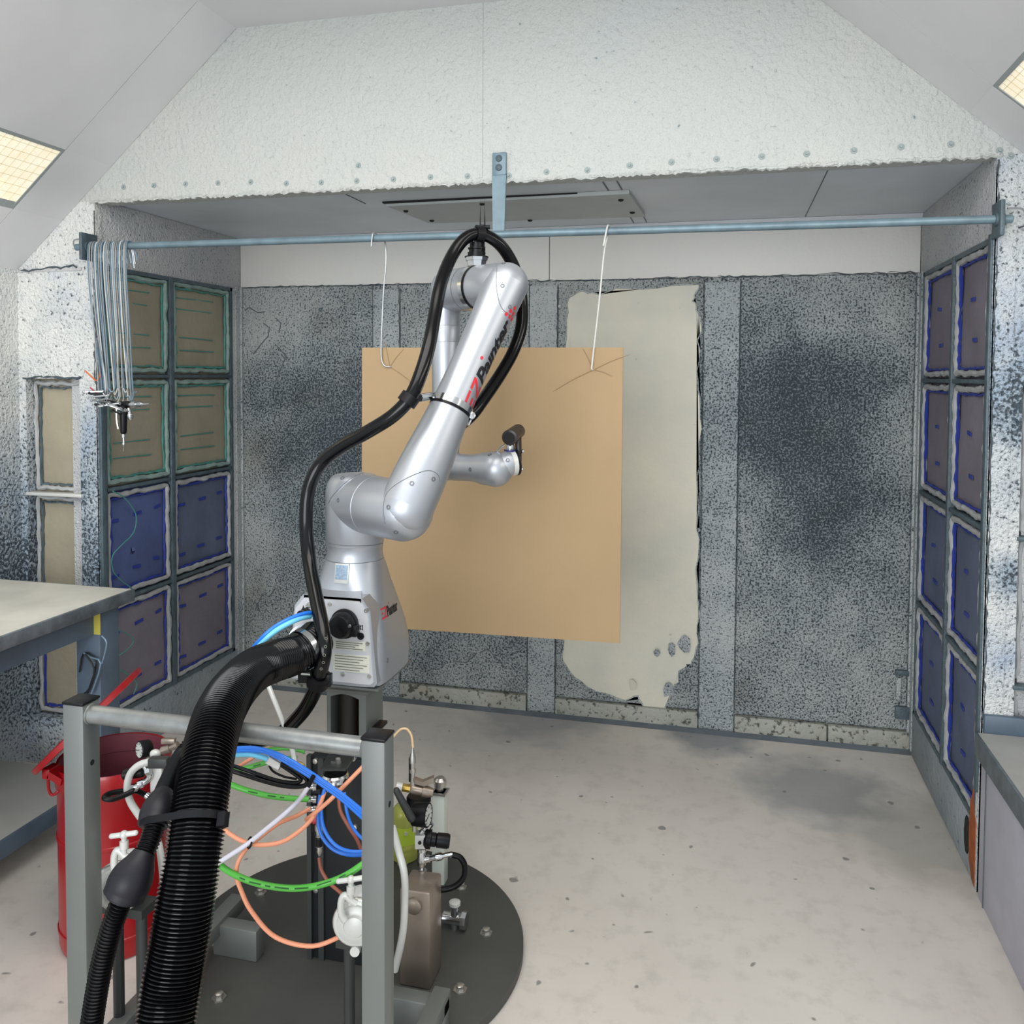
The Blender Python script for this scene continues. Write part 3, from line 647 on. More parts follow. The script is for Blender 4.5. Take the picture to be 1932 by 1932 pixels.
# cart frame: two posts with black caps, handle, floor rails
PL, PR, PYC, PZ = V((-1.275, 1.475, 0)), V((-.62, 1.468, 0)), 1.47, .868
t = thing('cart_frame', 'grey square tube cart frame with round push handle in the foreground', 'cart', (-.945, 1.47, 0))
for c, q in ((PL, .0245), (PR, .0235)):
    p = build('post', MB().box((c.x-q, c.y-q, .05), (c.x+q, c.y+q, PZ), .0035), post_m, t)
    build('post_cap', MB().box((c.x-q-.001, c.y-q-.001, PZ), (c.x+q+.001, c.y+q+.001, PZ+.006), .002), blackm_m, p)
    build('bolt_hole', MB().lathe((c.x+q-.0006, c.y, PZ-.125), (1, 0, 0), [(0, .006), (.001, .006)], 10), hole_m, p)
    w_ = build('caster', MB().lathe((c.x-.012, c.y, .03), (1, 0, 0), [(0, .024), (.002, .03), (.022, .03), (.024, .024)], 20).box((c.x-.016, c.y-.02, .03), (c.x+.016, c.y+.02, .055)), blackm_m, t)
build('handle', MB().cyl((PL.x+.02, 1.472, .845), (PR.x-.02, 1.468, .845), .0185, 24), hand_m, t)
build('weld', MB().torus((PL.x+.026, 1.472, .845), (1, 0, 0), .0185, .003, 18, 6).torus((PR.x-.025, 1.468, .845), (1, 0, 0), .0185, .003, 18, 6), post_m, t)
build('rail', MB().box((PL.x+.024, 1.455, .08), (PR.x-.023, 1.49, .12), .003).box((PL.x-.02, 1.49, .08), (PL.x+.02, 2.05, .12), .003).box((PR.x-.02, 1.49, .08), (PR.x+.02, 1.85, .12), .003).box((PL.x, 1.93, .03), (-1.15, 1.97, .11), .003).box((PR.x-.16, 1.80, .03), (PR.x+.02, 1.84, .11), .003), post_m, t)

# ================================================================ ROBOT
RB = thing('painting_robot', 'silver six-axis robot arm with red and black lettering in the middle of the booth', 'robot', (AX.x, AX.y, .758))
AD = V((.835, -.55, 0)).normalized()                      # direction of the joint axes
def rsq(cx, cy, z, hx, hy, r, n=40):
    """rounded rectangle ring"""
    out = []
    for k in range(n):
        a = 2*math.pi*(k+.5)/n; c, s = math.cos(a), math.sin(a)
        ix, iy = hx-r, hy-r
        m_ = 1/max(abs(c)/(ix+1e-9) if abs(c) > 1e-9 else 0, abs(s)/(iy+1e-9) if abs(s) > 1e-9 else 0) if ix > 1e-6 else 0
        # superellipse blend between square core and circle
        e = 2+ (0 if r >= min(hx, hy)-1e-6 else 6*(1-r/min(hx, hy)))
        q = (abs(c/hx)**e+abs(s/hy)**e)**(-1/e)
        out.append(V((cx+c*q, cy+s*q, z)))
    return out
zn = D(670, 1050, 2.27).z                                # underside of the neck ring
prof = [(.758, .112, .03), (.762, .118, .03), (.80, .121, .034), (.84, .119, .038), (.88, .113, .045), (.92, .104, .055), (.96, .095, .064), (1.0, .086, .07), (1.04, .079, .0735), (zn-.002, .0755, .0755)]
base = build('base', MB().rings([rsq(AX.x, AX.y, z, h, h, min(r, h)) for z, h, r in prof]), silver_m, RB)
z1_ = D(670, 1022, 2.27).z
build('neck_ring', MB().lathe((AX.x, AX.y, zn), (0, 0, 1), [(-.002, .074), (0, .0755), (.008, .0735), (.018, .0725), (z1_-zn-.006, .0735), (z1_-zn, .0755), (z1_-zn+.001, .074)], 48), silver_m, RB)
SH = V((AX.x, AX.y, 1.207))
S = D(766, 958, 2.09); E = D(955, 537, 2.29)
F0 = E - AD*.262; F1 = V((F0.x+.005, F0.y-.002, D(850, 882, 2.47).z))
rc = .0755
build('shoulder', MB().lathe((AX.x, AX.y, z1_), (0, 0, 1), [(0, rc-.001), (.002, rc), (SH.z-z1_+.02, rc)] + [(SH.z-z1_+.02+.052*math.sin(q), rc-.03+.03*math.cos(q)) for q in np.linspace(.1, 1.5, 6)] + [(SH.z-z1_+.073, .03), (SH.z-z1_+.075, .001)], 48), silver_m, RB)
SJ = SH + AD*.11
build('shoulder_joint', MB().lathe(SH, AD, [(-.06, .03), (-.045, .06), (-.02, .072), (.0, rc), (.098, rc), (.0995, rc-.002), (.101, rc), ((S-SH).dot(AD)+.0, .072)] + [((S-SH).dot(AD)+.05*math.sin(q), .02+.05*math.cos(q)) for q in np.linspace(.2, 1.5, 6)], 48), silver_m, RB)
arm_mid = [(0, .067), (.12, .0665), (.23, .0625), (.34, .0565), (.45, .052), (.58, .050), (.7, .0505), (.85, .0545), (1, .059)]
AL = (E-S).length; AU = (E-S).normalized()
ua = build('upper_arm', MB().capsule(S, E, .067, .059, 48, [(a, r) for a, r in arm_mid]), silver_m, RB)
build('elbow_joint', MB().lathe(E, -AD, [(-.045, .01), (-.04, .035), (-.02, .052), (0, .0585), (.06, .0605), (.112, .061), (.158, .061), (.1585, .058), (.161, .058), (.1615, .061), (.235, .060), (.258, .056), (.272, .045), (.278, .02), (.279, .004)], 48), silver_m, RB)
fa = build('forearm', MB().lathe(F0, F1-F0, [(-.03, .02), (-.01, .044), (.06, .0455), (.10, .0435), (.1005, .0425), (.102, .0435), (.146, .0425), (.1465, .0415), (.148, .042), (.24, .0395), (.40, .038), ((F1-F0).length-.02, .0385), ((F1-F0).length+.03, .034), ((F1-F0).length+.04, .01)], 36), silver_m, RB)
WD = (D(935, 885, 2.40)-F1).normalized(); WL = (D(935, 885, 2.40)-F1).length
build('wrist', MB().lathe(F1, WD, [(-.045, .005), (-.04, .022), (-.02, .036), (0, .0395), (.03, .0395), (.0305, .0385), (.032, .0395), (WL*.45, .0385), (WL*.62, .040), (WL*.8, .047)] + [(WL+.05*math.sin(q), .05*math.cos(q)) for q in np.linspace(-.35, 1.5, 10)], 40), silver_m, RB)
FC = D(962, 874, 2.40); FD = (RGT*.93 + UPV*.14 + fwd*.34).normalized()
build('wrist_neck', MB().lathe(FC-FD*.03, FD, [(0, .03), (.018, .036), (.03, .036)], 32), silver_m, RB)
build('tool_flange', MB().lathe(FC, FD, [(0, .034), (.001, .036), (.014, .036), (.015, .033)], 36), whitep_m, RB)
build('flange_ring', MB().lathe(FC+FD*.015, FD, [(0, .037), (.006, .037), (.007, .03)], 36), blackm_m, RB)
# seams and screws laid on the surface
dg = bpy.context.evaluated_depsgraph_get()
def bvh(o):
    me = o.data; off = ORG[o]
    return BVHTree.FromPolygons([v.co+off for v in me.vertices], [p.vertices[:] for p in me.polygons])
BV = [bvh(o) for o in RB.children if o.type == 'MESH']
def hit(x, y):
    best = None
    for b in BV:
        h = b.ray_cast(EYE, ray(x, y).normalized())
        if h[0] and (best is None or h[3] < best[2]): best = (h[0], h[1], h[3])
    return best
def seam(pts, r=.0009):
    P = [h for h in (hit(x, y) for x, y in [tuple(p) for p in [(q.x, q.y) for q in cat([V((a, b, 0)) for a, b in pts], 5)]]) if h]
    if len(P) > 2: build('seam', MB().sweep([p[0]+p[1]*.0001 for p in P], r, 5), seam_m, RB)
seam([(727, 988), (723, 960), (728, 935), (742, 918), (770, 901), (800, 889), (816, 889), (827, 897), (829, 908)])
seam([(938, 503), (936, 530), (939, 558), (946, 580), (958, 592), (968, 596), (974, 590)])
seam([(620, 950), (628, 935), (655, 908), (680, 894), (705, 888)])
seam([(620, 1025), (645, 1029), (670, 1030), (700, 1029), (722, 1025)])
def screw(x, y, r=.0062):
    h = hit(x, y)
    if h: build('screw', MB().lathe(h[0]-h[1]*.002, h[1], [(0, r), (.0028, r*.95), (.003, r*.5), (.0012, r*.45)], 10), M('dark_screw', (120, 122, 126), .4, .6) if 'dark_screw' not in bpy.data.materials else bpy.data.materials['dark_screw'], RB)
for p in ((777, 912), (818, 904), (733, 957), (747, 1004), (948, 539), (962, 579), (950, 497), (646, 902), (924, 858), (887, 886), (638, 944), (731, 1246), (958, 868)): screw(*p)
# cover housing with connectors on the front of the base
x0, x1, yf = -1.058, -.842, 1.962
hs = build('cover_housing', MB().prism([(x0+.028, yf, .985), (x0+.004, yf, .955), (x0-.012, yf, .775), (x0-.004, yf, .765), (x1+.004, yf, .765), (x1+.012, yf, .775), (x1-.006, yf, .955), (x1-.028, yf, .985)], (0, .055, 0)), silver_m, RB)
build('housing_top', MB().prism([(x0+.03, yf, .984), (x1-.03, yf, .984), (x1-.05, 2.01, .996), (x0+.05, 2.01, .996)], (0, 0, -.02)), silver_m, RB)
pl = build('cover_plate', MB().prism([(x0+.034, yf, .978), (x0+.01, yf, .950), (x0-.004, yf, .778), (x0+.004, yf, .772), (x1-.004, yf, .772), (x1+.004, yf, .778), (x1-.012, yf, .950), (x1-.034, yf, .978)], (0, -.006, 0)), silver2_m, RB)
for p in ((691, 1152), (622, 1140), (583, 1140), (694, 1214), (697, 1276), (647, 1272), (584, 1183)):
    c = onY(*p, yf-.006); build('screw', MB().lathe(c, (0, -1, 0), [(0, .0055), (.003, .0052), (.0031, .0028), (.0015, .0026)], 9), chromed_m, pl)
c = onY(651, 1176, yf-.006)
kn = build('connector_cap', MB().lathe(c, (0, -1, 0), [(0, .037), (.006, .037), (.007, .033), (.03, .031), (.038, .026), (.041, .012), (.042, .001)], 36).obox(c+V((.028, -.012, -.012)), V((.012, 0, 0)), V((0, .012, 0)), V((0, 0, .014)), .003), blackm_m, pl)
build('cap_pin', MB().lathe(onY(660, 1181, yf-.042), (0, -1, 0), [(0, .004), (.004, .0035)], 8), chromed_m, kn)
c = onY(681, 1200, yf-.006)
build('round_socket', MB().lathe(c, (0, -1, 0), [(0, .009), (.004, .009), (.0041, .005), (.002, .004)], 14), blackm_m, pl)
c = onY(682, 1184, yf-.0068); mb = MB()
for s_ in (-1, 1): mb.obox(c+V((.003*s_, 0, 0)), V((.0008, 0, 0)), V((0, .0005, 0)), V((0, 0, .006)))
for k in (-1, 1): mb.obox(c+V((0, 0, .004*k)), V((.004, 0, .002*k)), V((0, .0005, 0)), V((-.0004, 0, .0008)))
build('lamp_symbol', mb, logo_blk, pl)
for nm, (xa, ya, xb, yb), rows in (('upper_label', (630, 1207, 689, 1229), 4), ('lower_label', (628, 1232, 697, 1271), 6)):
    a, b = onY(xa, ya, yf-.0062), onY(xb, yb, yf-.0062)
    lb = build(nm, MB().box((a.x, yf-.0072, b.z), (b.x, yf-.006, a.z)), label_m, pl); mb = MB()
    for k in range(rows):
        z = a.z-(k+.7)*(a.z-b.z)/(rows+.4); mb.box((a.x+.006, yf-.0078, z-.0009), (b.x-.006-.02*((k*7) % 3)/2, yf-.0071, z+.0009))
    build('print_lines', mb, print_m, lb)
a = onY(570, 1141, yf-.0062); mb = MB()
for k in range(3): mb.box((a.x+.010, yf-.0068, a.z-.005*k-.0012), (a.x+.026-.004*k, yf-.006, a.z-.005*k+.0006))
mb.prism([(a.x, yf-.006, a.z-.010), (a.x+.007, yf-.006, a.z-.010), (a.x+.0035, yf-.006, a.z-.001)], (0, -.001, 0))
build('warning_print', mb, logo_blk, pl)
c = onY(579, 1156, yf-.006)
build('cable_gland', MB().lathe(c, (-.1, -1, .1), [(0, .013), (.012, .013), (.013, .010), (.03, .010)], 16), blackm_m, pl)
# sticker on the bell
BV = [bvh(base)]
h = hit(645, 1082)
stx, sty, std = frame_for(h[1]); 
sx_ = V((0, 0, 1)).cross(h[1]).normalized(); sz_ = h[1].cross(sx_).normalized()
build('sticker_border', MB().obox(h[0]+h[1]*.0008, sx_*.019, sz_*.025, h[1]*.0012, .0006), whitep_m, RB)
build('sticker', MB().obox(h[0]+h[1]*.002+sz_*.003, sx_*.0165, sz_*.018, h[1]*.0008), sticker_m, RB)
# lettering
def text_geo(s, shear=.22, off=.03, spacing=.95):
    cu = bpy.data.curves.new('txt', 'FONT'); cu.body = s; cu.size = 1; cu.shear = shear; cu.offset = off; cu.space_character = spacing; cu.resolution_u = 3
    o = bpy.data.objects.new('txt', cu); COL.objects.link(o)
    dg = bpy.context.evaluated_depsgraph_get(); me = bpy.data.meshes.new_from_object(o.evaluated_get(dg))
    bpy.data.objects.remove(o); bpy.data.curves.remove(cu); return me
def logo_parts():
    """flat pieces in letter units: E and Z in red bars, Painter in black, red dots"""
    red = MB(); sh = .22
    P = lambda x, y: V((x+sh*y, y, 0))
    def bar(x0, x1, y0, y1): 
        v = [red.bm.verts.new(p) for p in (P(x0, y0), P(x1, y0), P(x1, y1), P(x0, y1))]; red.bm.faces.new(v)
    bar(0, .48, .62, .74); bar(.08, .36, .31, .43); bar(0, .48, 0, .12)
    bar(.56, 1.04, .62, .74); bar(.56, 1.04, 0, .12)
    v = [red.bm.verts.new(p) for p in (P(.54, .12), P(.70, .12), P(1.06, .62), P(.90, .62))]; red.bm.faces.new(v)
    me = text_geo('Pa\u0131nter'); xs = [v.co.x for v in me.vertices]; x0 = min(xs)
    blk = MB(); blk.bm.from_mesh(me)
    for v in blk.bm.verts: v.co.x = (v.co.x-x0)*.98+1.14
    wd = max(v.co.x for v in blk.bm.verts)
    def dot(x, y, r):
        vs = [red.bm.verts.new(V((x+r*math.cos(q), y+r*math.sin(q), 0))) for q in np.linspace(0, 2*math.pi, 15)[:-1]]; red.bm.faces.new(vs)
    return red, blk, wd, dot
def cuts(mb, n, y0=-.2, y1=.95):
    for k in range(1, n):
        y = y0+(y1-y0)*k/n
        bmesh.ops.bisect_plane(mb.bm, geom=mb.bm.verts[:]+mb.bm.edges[:]+mb.bm.faces[:], plane_co=(0, y, 0), plane_no=(0, 1, 0))
    bmesh.ops.triangulate(mb.bm, faces=mb.bm.faces[:])
red, blk, wd, dot = logo_parts()
dot(1.14+.53*(wd-1.14)/2.9*2.9*.58, .80, .075)
for x, y in ((.14, .66), (.16, .40), (.18, .14), (.36, .52), (.38, .26), (.58, .36)): dot(wd+x, y, .088)
tow = (EYE-(S+E)/2).normalized(); ef = (tow-AU*tow.dot(AU)).normalized(); er = AU.cross(ef)
if er.dot(RGT) < 0: er = -er
def arad(u):
    t_ = u/AL
    for (a, r), (b, q) in zip(arm_mid[:-1], arm_mid[1:]):
        if a <= t_ <= b: return r+(q-r)*(t_-a)/(b-a)
    return .059
u0 = AL*.435; LEN = .262; sx = LEN/(wd); HT = .056
for nm, mb, m in (('red_lettering', red, logo_red), ('black_lettering', blk, logo_blk)):
    cuts(mb, 14)
    for v in mb.bm.verts:
        u = u0+v.co.x*sx; r = arad(u)+.0007; ph = math.radians(74)-v.co.y*HT/arad(u)
        v.co = S+AU*u + r*(math.cos(ph)*ef+math.sin(ph)*er)
    build(nm, mb, m, ua)
red, blk, wd, dot = logo_parts()
dot(1.14+.53*(wd-1.14)*.58, .80, .075)
BB = bvh(base); HB = bvh(hs)
A = V((-.80, 2.0, D(700, 1176, 2.1).z)); sx = .105/wd
for nm, mb, m in (('side_red_lettering', red, logo_red), ('side_black_lettering', blk, logo_blk)):
    cuts(mb, 8)
    for v in mb.bm.verts:
        y = 2.02+v.co.x*sx; z = .918+v.co.y*.036
        h = BB.ray_cast(V((0, y, z)), V((-1, 0, 0))); v.co = (h[0] if h[0] else V((-.83, y, z))) + V((.0008, 0, 0))
    build(nm, mb, m, RB)
# tool on the flange: bracket, barrel, collar
TC = FC+FD*.022
tl = thing('spray_tool', 'small black spray head bracket on the robot wrist in front of the cardboard', 'tool', TC)
b0 = D(979, 868, 2.41); b1 = D(977, 815, 2.41)
build('bracket', MB().capsule(b0, b1, .008, .010, 14).cyl(b0-RGT*.004, b0+RGT*.006, .016, 14), M('dark_brown_plastic', (44, 36, 32), .4), tl)
q0 = D(961, 826, 2.37); q1 = D(978, 813, 2.45)
build('barrel', MB().lathe(q0, q1-q0, [(0, .0195), (0.001, .022), ((q1-q0).length, .020), ((q1-q0).length+.008, .012)], 24), M('dark_brown_plastic2', (38, 32, 29), .35), tl)
build('bore', MB().lathe(q0-(q1-q0).normalized()*.001, q1-q0, [(0, .016), (.001, .016)], 20), hole_m, tl)
build('collar', MB().lathe(D(963, 838, 2.40), (0, 0, -1), [(0, .010), (.006, .012), (.012, .012), (.014, .016), (.02, .016)], 18), chrome_m, tl)
build('blue_ring', MB().lathe(D(963, 848, 2.40), (0, 0, -1), [(0, .018), (.006, .018), (.008, .014)], 18), M('dark_blue_plastic', (36, 36, 92), .4), tl)
build('spring', MB().sweep(px([(953, 838, 2.39), (943, 846, 2.39), (938, 855, 2.39), (936, 862, 2.4)], 4), .003, 7), chrome_m, tl)
for p in ((984, 852), (982, 886)): build('bolt', MB().lathe(D(*p, 2.41), FD, [(0, .005), (.006, .005), (.007, .002)], 8), chrome_m, tl)

# ================================================================ HOSES
dress = px([(545, 1372, 2.08), (575, 1338, 2.03), (596, 1298, 1.99), (606, 1262, 1.965), (612, 1225, 1.96), (607, 1180, 1.99), (596, 1125, 2.05), (584, 1060, 2.12), (578, 1000, 2.15), (579, 945, 2.16), (588, 905, 2.16), (608, 872, 2.16), (645, 842, 2.14), (695, 814, 2.11), (742, 784, 2.09), (775, 748, 2.09), (795, 702, 2.11), (810, 650, 2.15), (821, 590, 2.21), (832, 535, 2.26), (850, 488, 2.31), (875, 452, 2.34), (905, 441, 2.36), (938, 457, 2.38), (962, 488, 2.41), (978, 528, 2.43), (985, 575, 2.43), (983, 620, 2.41), (968, 664, 2.38), (945, 705, 2.33), (918, 745, 2.27), (890, 782, 2.22), (862, 806, 2.22)], 7)
t = thing('dress_hose', 'smooth black cable hose looping from the robot base over the elbow', 'hose', dress[0])
build('hose', MB().sweep(dress, .0172, 16), hose_m, t)
BVd = BVHTree.FromPolygons([v.co+ORG[t] for v in t.children[0].data.vertices], [p.vertices[:] for p in t.children[0].data.polygons])
for x, y in ((615, 1205), (614, 1220), (612, 1236), (610, 1250), (606, 1262)):
    h = BVd.ray_cast(EYE, ray(x, y).normalized())
    if h[0]: build('print_mark', MB().torus(h[0]+h[1]*.0004, h[1], .0028, .0007, 12, 4), print_m, t)
low_h = px([(545, 1372, 2.085), (522, 1388, 2.09), (492, 1396, 2.09), (458, 1402, 2.06), (415, 1412, 1.98), (390, 1440, 1.92), (380, 1520, 1.9)], 6)
build('hose_tail', MB().sweep(low_h, .0172, 14), hose_m, t)
# clamps
def near(pts, x, y):
    def pr(P):
        d = P-EYE; z = d.dot(fwd); return 966+FPX*d.dot(RGT)/z, PY-FPX*d.dot(UPV)/z
    i = min(range(len(pts)), key=lambda k: (pr(pts[k])[0]-x)**2+(pr(pts[k])[1]-y)**2)
    return pts[i], (pts[min(i+1, len(pts)-1)]-pts[max(i-1, 0)]).normalized()
EC = E-AD*.122
t = thing('elbow_bracket', 'black swivel bracket with steel band holding the hose above the elbow', 'clamp', EC+V((0, 0, .06)))
build('band', MB().band(EC, AD, .061, .016, .0022), chrome_m, t)
build('rubber_band', MB().band(EC+AD*.012, AD, .0605, .008, .002), black_m, t)
tz = V((EC.x, EC.y, EC.z+.063))
build('steel_foot', MB().lathe(tz, (0, 0, 1), [(-.004, .026), (.01, .028), (.011, .031), (.02, .033), (.021, .028)], 8), chrome_m, t)
build('swivel', MB().lathe(tz, (0, 0, 1), [(.02, .033), (.023, .033), (.024, .024), (.034, .025), (.035, .021), (.042, .021), (.043, .024), (.047, .024), (.048, .019), (.062, .019)], 20), blackm_m, t)
hp_, hd_ = near(dress, 905, 441)
build('hose_ring', MB().band(hp_, hd_, .0172, .022, .006), blackm_m, t)
build('yoke', MB().obox(tz+V((0, 0, .075))+RGT*.016, RGT*.006, hd_.cross(RGT)*.01 if hd_.cross(RGT).length > .2 else fwd*.01, V((0, 0, .03)), .002).cyl(hp_+V((0, 0, .018))-RGT*.006, hp_+V((0, 0, .018))+RGT*.028, .006, 10), blackm_m, t)
UC = S+AU*(AL*.435)
t = thing('arm_clamp', 'steel band clamp with black hose holder around the upper arm', 'clamp', UC)
build('band', MB().band(UC, AU, .0535, .017, .0022), chrome_m, t)
build('rubber_band', MB().band(UC-AU*.012, AU, .053, .007, .002), black_m, t)
hp_, hd_ = near(dress, 770, 755)
build('hose_ring', MB().band(hp_, hd_, .0172, .024, .007), blackm_m, t)
arm_side = UC - er*.054 + ef*.01
build('link_arm', MB().sweep([hp_, hp_+(arm_side-hp_)*.5, arm_side], .0095, 8), blackm_m, t)
build('link_steel', MB().sweep([hp_+(arm_side-hp_)*.45, arm_side+(arm_side-hp_)*.12], .0105, 6), chrome_m, t)
build('buckle', MB().lathe(UC+er*.056+ef*.012-AU*.006, ef, [(-.008, .009), (.004, .009), (.005, .004)], 14).cyl(UC+er*.058, UC+er*.058-AU*.03, .004, 8), chrome_m, t)
hp_, hd_ = near(dress, 601, 1282)
t = thing('base_clamp', 'black clamp ring holding the hose low at the front of the robot base', 'clamp', hp_)
build('hose_ring', MB().band(hp_, hd_, .0172, .026, .009), blackm_m, t)
build('holder', MB().obox(hp_-RGT*.02+V((0, .01, .004)), RGT*.03, fwd*.014, V((0, 0, .012)), .003).obox(hp_+RGT*.022, RGT*.008, fwd*.012, V((0, 0, .014)), .002), blackm_m, t)
# big corrugated hose
big = px([(598, 1205, 2.02), (578, 1222, 1.985), (548, 1238, 1.95), (515, 1248, 1.90), (478, 1265, 1.84), (442, 1300, 1.75), (415, 1345, 1.66), (398, 1400, 1.585), (386, 1460, 1.53), (376, 1530, 1.49), (365, 1610, 1.455), (352, 1690, 1.43), (338, 1780, 1.41), (322, 1870, 1.39), (305, 1980, 1.36), (285, 2120, 1.33)], 40)
L = [0.]
for a, b in zip(big[:-1], big[1:]): L.append(L[-1]+(b-a).length)
# resample evenly
def resample(pts, step):
    out = [pts[0]]; acc = 0
    for a, b in zip(pts[:-1], pts[1:]):
        seg = (b-a).length; d = step-acc
        while d <= seg:
            out.append(a+(b-a)*(d/seg)); d += step
        acc = (acc+seg) % step if seg else acc
        acc = seg-(d-step) if True else acc
    return out
PITCH_H = .0064
bp = resample(big, PITCH_H/6)
rad = []
for i in range(len(bp)):
    s_ = i*PITCH_H/6; ph = 2*math.pi*s_/PITCH_H; amp = (.0008 + .0020*min(1, max(0, (s_-.10)/.25)))
    rad.append(.0445 + amp*(math.cos(ph)*1.0+.25*math.cos(2*ph)))
t = thing('corrugated_hose', 'thick black corrugated hose curving from the robot base down past the handle', 'hose', big[0])
build('hose', MB().sweep(bp, rad, 30), hose_m, t)
hp_, hd_ = near(big, 574, 1225)
build('steel_clamp', MB().band(hp_, hd_, .0462, .014, .002), chrome_m, t)
build('clamp_screw', MB().cyl(hp_-UPV*.048+RGT*.0-fwd*.02, hp_-UPV*.048+RGT*.022-fwd*.025, .007, 10), chrome_m, t)
cp = V((-1.02, yf-.006, onY(600, 1205, yf).z))
cd = (hp_-cp).normalized()
build('coupling', MB().lathe(cp, cd, [(0, .034), (.012, .034), (.013, .04), (.03, .04), (.031, .036), (.04, .036), (.041, .043), (.052, .043), (.053, .038), (.075, .038)], 32), chrome_m, t)
# small corrugated hose with sleeves
sm = px([(368, 1396, 1.715), (345, 1425, 1.69), (325, 1462, 1.62), (308, 1500, 1.55), (296, 1537, 1.51), (285, 1580, 1.48), (265, 1625, 1.455), (240, 1675, 1.44), (214, 1740, 1.43), (190, 1830, 1.42), (170, 1950, 1.41)], 40)
sp = resample(sm, .0055/5); rad = [.0165+.0018*math.cos(2*math.pi*i/5) for i in range(len(sp))]
t = thing('small_corrugated_hose', 'thinner black corrugated hose with bulb sleeves tied beside the thick hose', 'hose', sm[0])
build('hose', MB().sweep(sp, rad, 18), black_m, t)
def sleeve(x, y, L_, r):
    i = min(range(len(sp)), key=lambda k: abs((sp[k]-near(sm, x, y)[0]).length)); n = int(L_/(.0055/5)/2)
    seg = sp[max(0, i-n):i+n]; N = len(seg)
    rr_ = [.019+(r-.019)*math.sin(min(1, (k/N)*1.25)*math.pi/1.6)**1.2 if k < N*.92 else r*.78-(k-N*.92)*.0001 for k in range(N)]
    build('sleeve', MB().sweep(seg, rr_, 24), sleeve_m, t)
sleeve(300, 1528, .066, .0295); sleeve(248, 1652, .076, .036)
# cable tie round both
hp_, hd_ = near(big, 375, 1545); hs_, _ = near(sm, 296, 1548)
dx = (hp_-hs_); pr_ = []
e1 = (dx-hd_*dx.dot(hd_)).normalized(); e2 = hd_.cross(e1)
for k in range(40):
    a = 2*math.pi*k/40; c, s_ = math.cos(a), math.sin(a)
    if c > -.35: p = hp_+e1*c*.0485+e2*s_*.0485
    else: p = hs_+hd_*dx.dot(hd_)*.6+e1*c*.022+e2*s_*.028
    pr_.append(p)
rg = []
for k, p in enumerate(pr_):
    o_ = (p-(hp_*.6+hs_*.4)).normalized(); rg.append([p-hd_*.006, p+o_*.0015-hd_*.006, p+o_*.0015+hd_*.006, p+hd_*.006])
t = thing('cable_tie', 'wide black cable tie strapping the two corrugated hoses together', 'cable tie', hp_)
build('strap', MB().rings(rg, closed=True), blackm_m, t)
build('tie_head', MB().obox(hp_+e1*.052-fwd*.012, e1*.006, e2*.008, hd_*.011, .001), blackm_m, t)

# ================================================================ THIN TUBES
def tube(pts, r, m, name, label, cat_, k=6, marks=None):
    P = px(pts, k)
    if not marks: return solo(name, MB().sweep(P, r, 10), m, label, cat_, loc=P[0])
    t = thing(name, label, cat_, P[0]); build('tube', MB().sweep(P, r, 12), m, t)
    tree = BVHTree.FromPolygons([v.co+ORG[t] for v in t.children[0].data.vertices], [p.vertices[:] for p in t.children[0].data.polygons])
    mb = MB()
    for x, y, x2, y2 in marks:
        a, b = tree.ray_cast(EYE, ray(x, y).normalized()), tree.ray_cast(EYE, ray(x2, y2).normalized())
        if a[0] and b[0]:
            d = (b[0]-a[0])/2; mb.obox((a[0]+b[0])/2, d, a[1].cross(d).normalized()*.0012, a[1]*.0006)
    if len(mb.bm.verts): build('print_marks', mb, M('dark_green_print', (30, 84, 30), .6) if 'dark_green_print' not in bpy.data.materials else bpy.data.materials['dark_green_print'], t)
    return t
for k, (a, b, lab) in enumerate(((0, 0, 'blue tube on top of the bundle crossing under the handle'), (5, 4, 'blue tube in the middle of the bundle crossing under the handle'), (2, 9, 'lowest blue tube of the bundle crossing under the handle'))):
    tube([(438, 1412+a, 1.92), (480, 1411+a, 1.90), (520, 1421+b*.7, 1.88), (560, 1441+b, 1.87), (600, 1467+b, 1.87), (650, 1502+b*1.2, 1.87), (700, 1545+b*1.6, 1.88), (725, 1580+b, 1.92)], .0042, blue_t, 'air_tube', lab, 'tube')
tube([(440, 1424, 1.93), (470, 1423, 1.91), (490, 1427, 1.90), (508, 1433, 1.89)], .0062, lblue_t, 'air_tube', 'light blue tube ending at the white connector', 'tube')
t = solo('cable_connector', MB().obox(D(518, 1438, 1.885), (RGT*.84-UPV*.45)*.016, (UPV*.84+RGT*.45)*.0078, fwd*.007, .002), whitep_m, 'white plug joining the light blue tube to the black cable', 'connector')
tube([(530, 1440, 1.88), (552, 1450, 1.88), (572, 1464, 1.88), (580, 1474, 1.88), (572, 1483, 1.88), (540, 1483, 1.88), (500, 1474, 1.88), (440, 1455, 1.88), (420, 1448, 1.9)], .0050, black_m, 'coiled_cable', 'black cable looping back from the white plug, outer turn', 'cable')
tube([(530, 1443, 1.885), (548, 1455, 1.885), (562, 1465, 1.885), (568, 1472, 1.885), (556, 1477, 1.885), (520, 1472, 1.885), (470, 1455, 1.885), (425, 1440, 1.9)], .0042, black_m, 'coiled_cable', 'black cable looping back from the white plug, inner turn', 'cable')
tube([(508, 1444, 1.89), (515, 1455, 1.89), (535, 1465, 1.89), (560, 1470, 1.89)], .0025, black_m, 'thin_cable', 'thin black cable sagging below the white plug', 'cable')
tube([(590, 1156, 2.02), (572, 1158, 1.99), (545, 1168, 1.96), (515, 1185, 1.94), (490, 1208, 1.94), (468, 1235, 1.97), (445, 1280, 2.0), (425, 1380, 2.0)], .0046, blue_t, 'air_tube', 'blue tube arching off the robot base over the thick hose', 'tube')
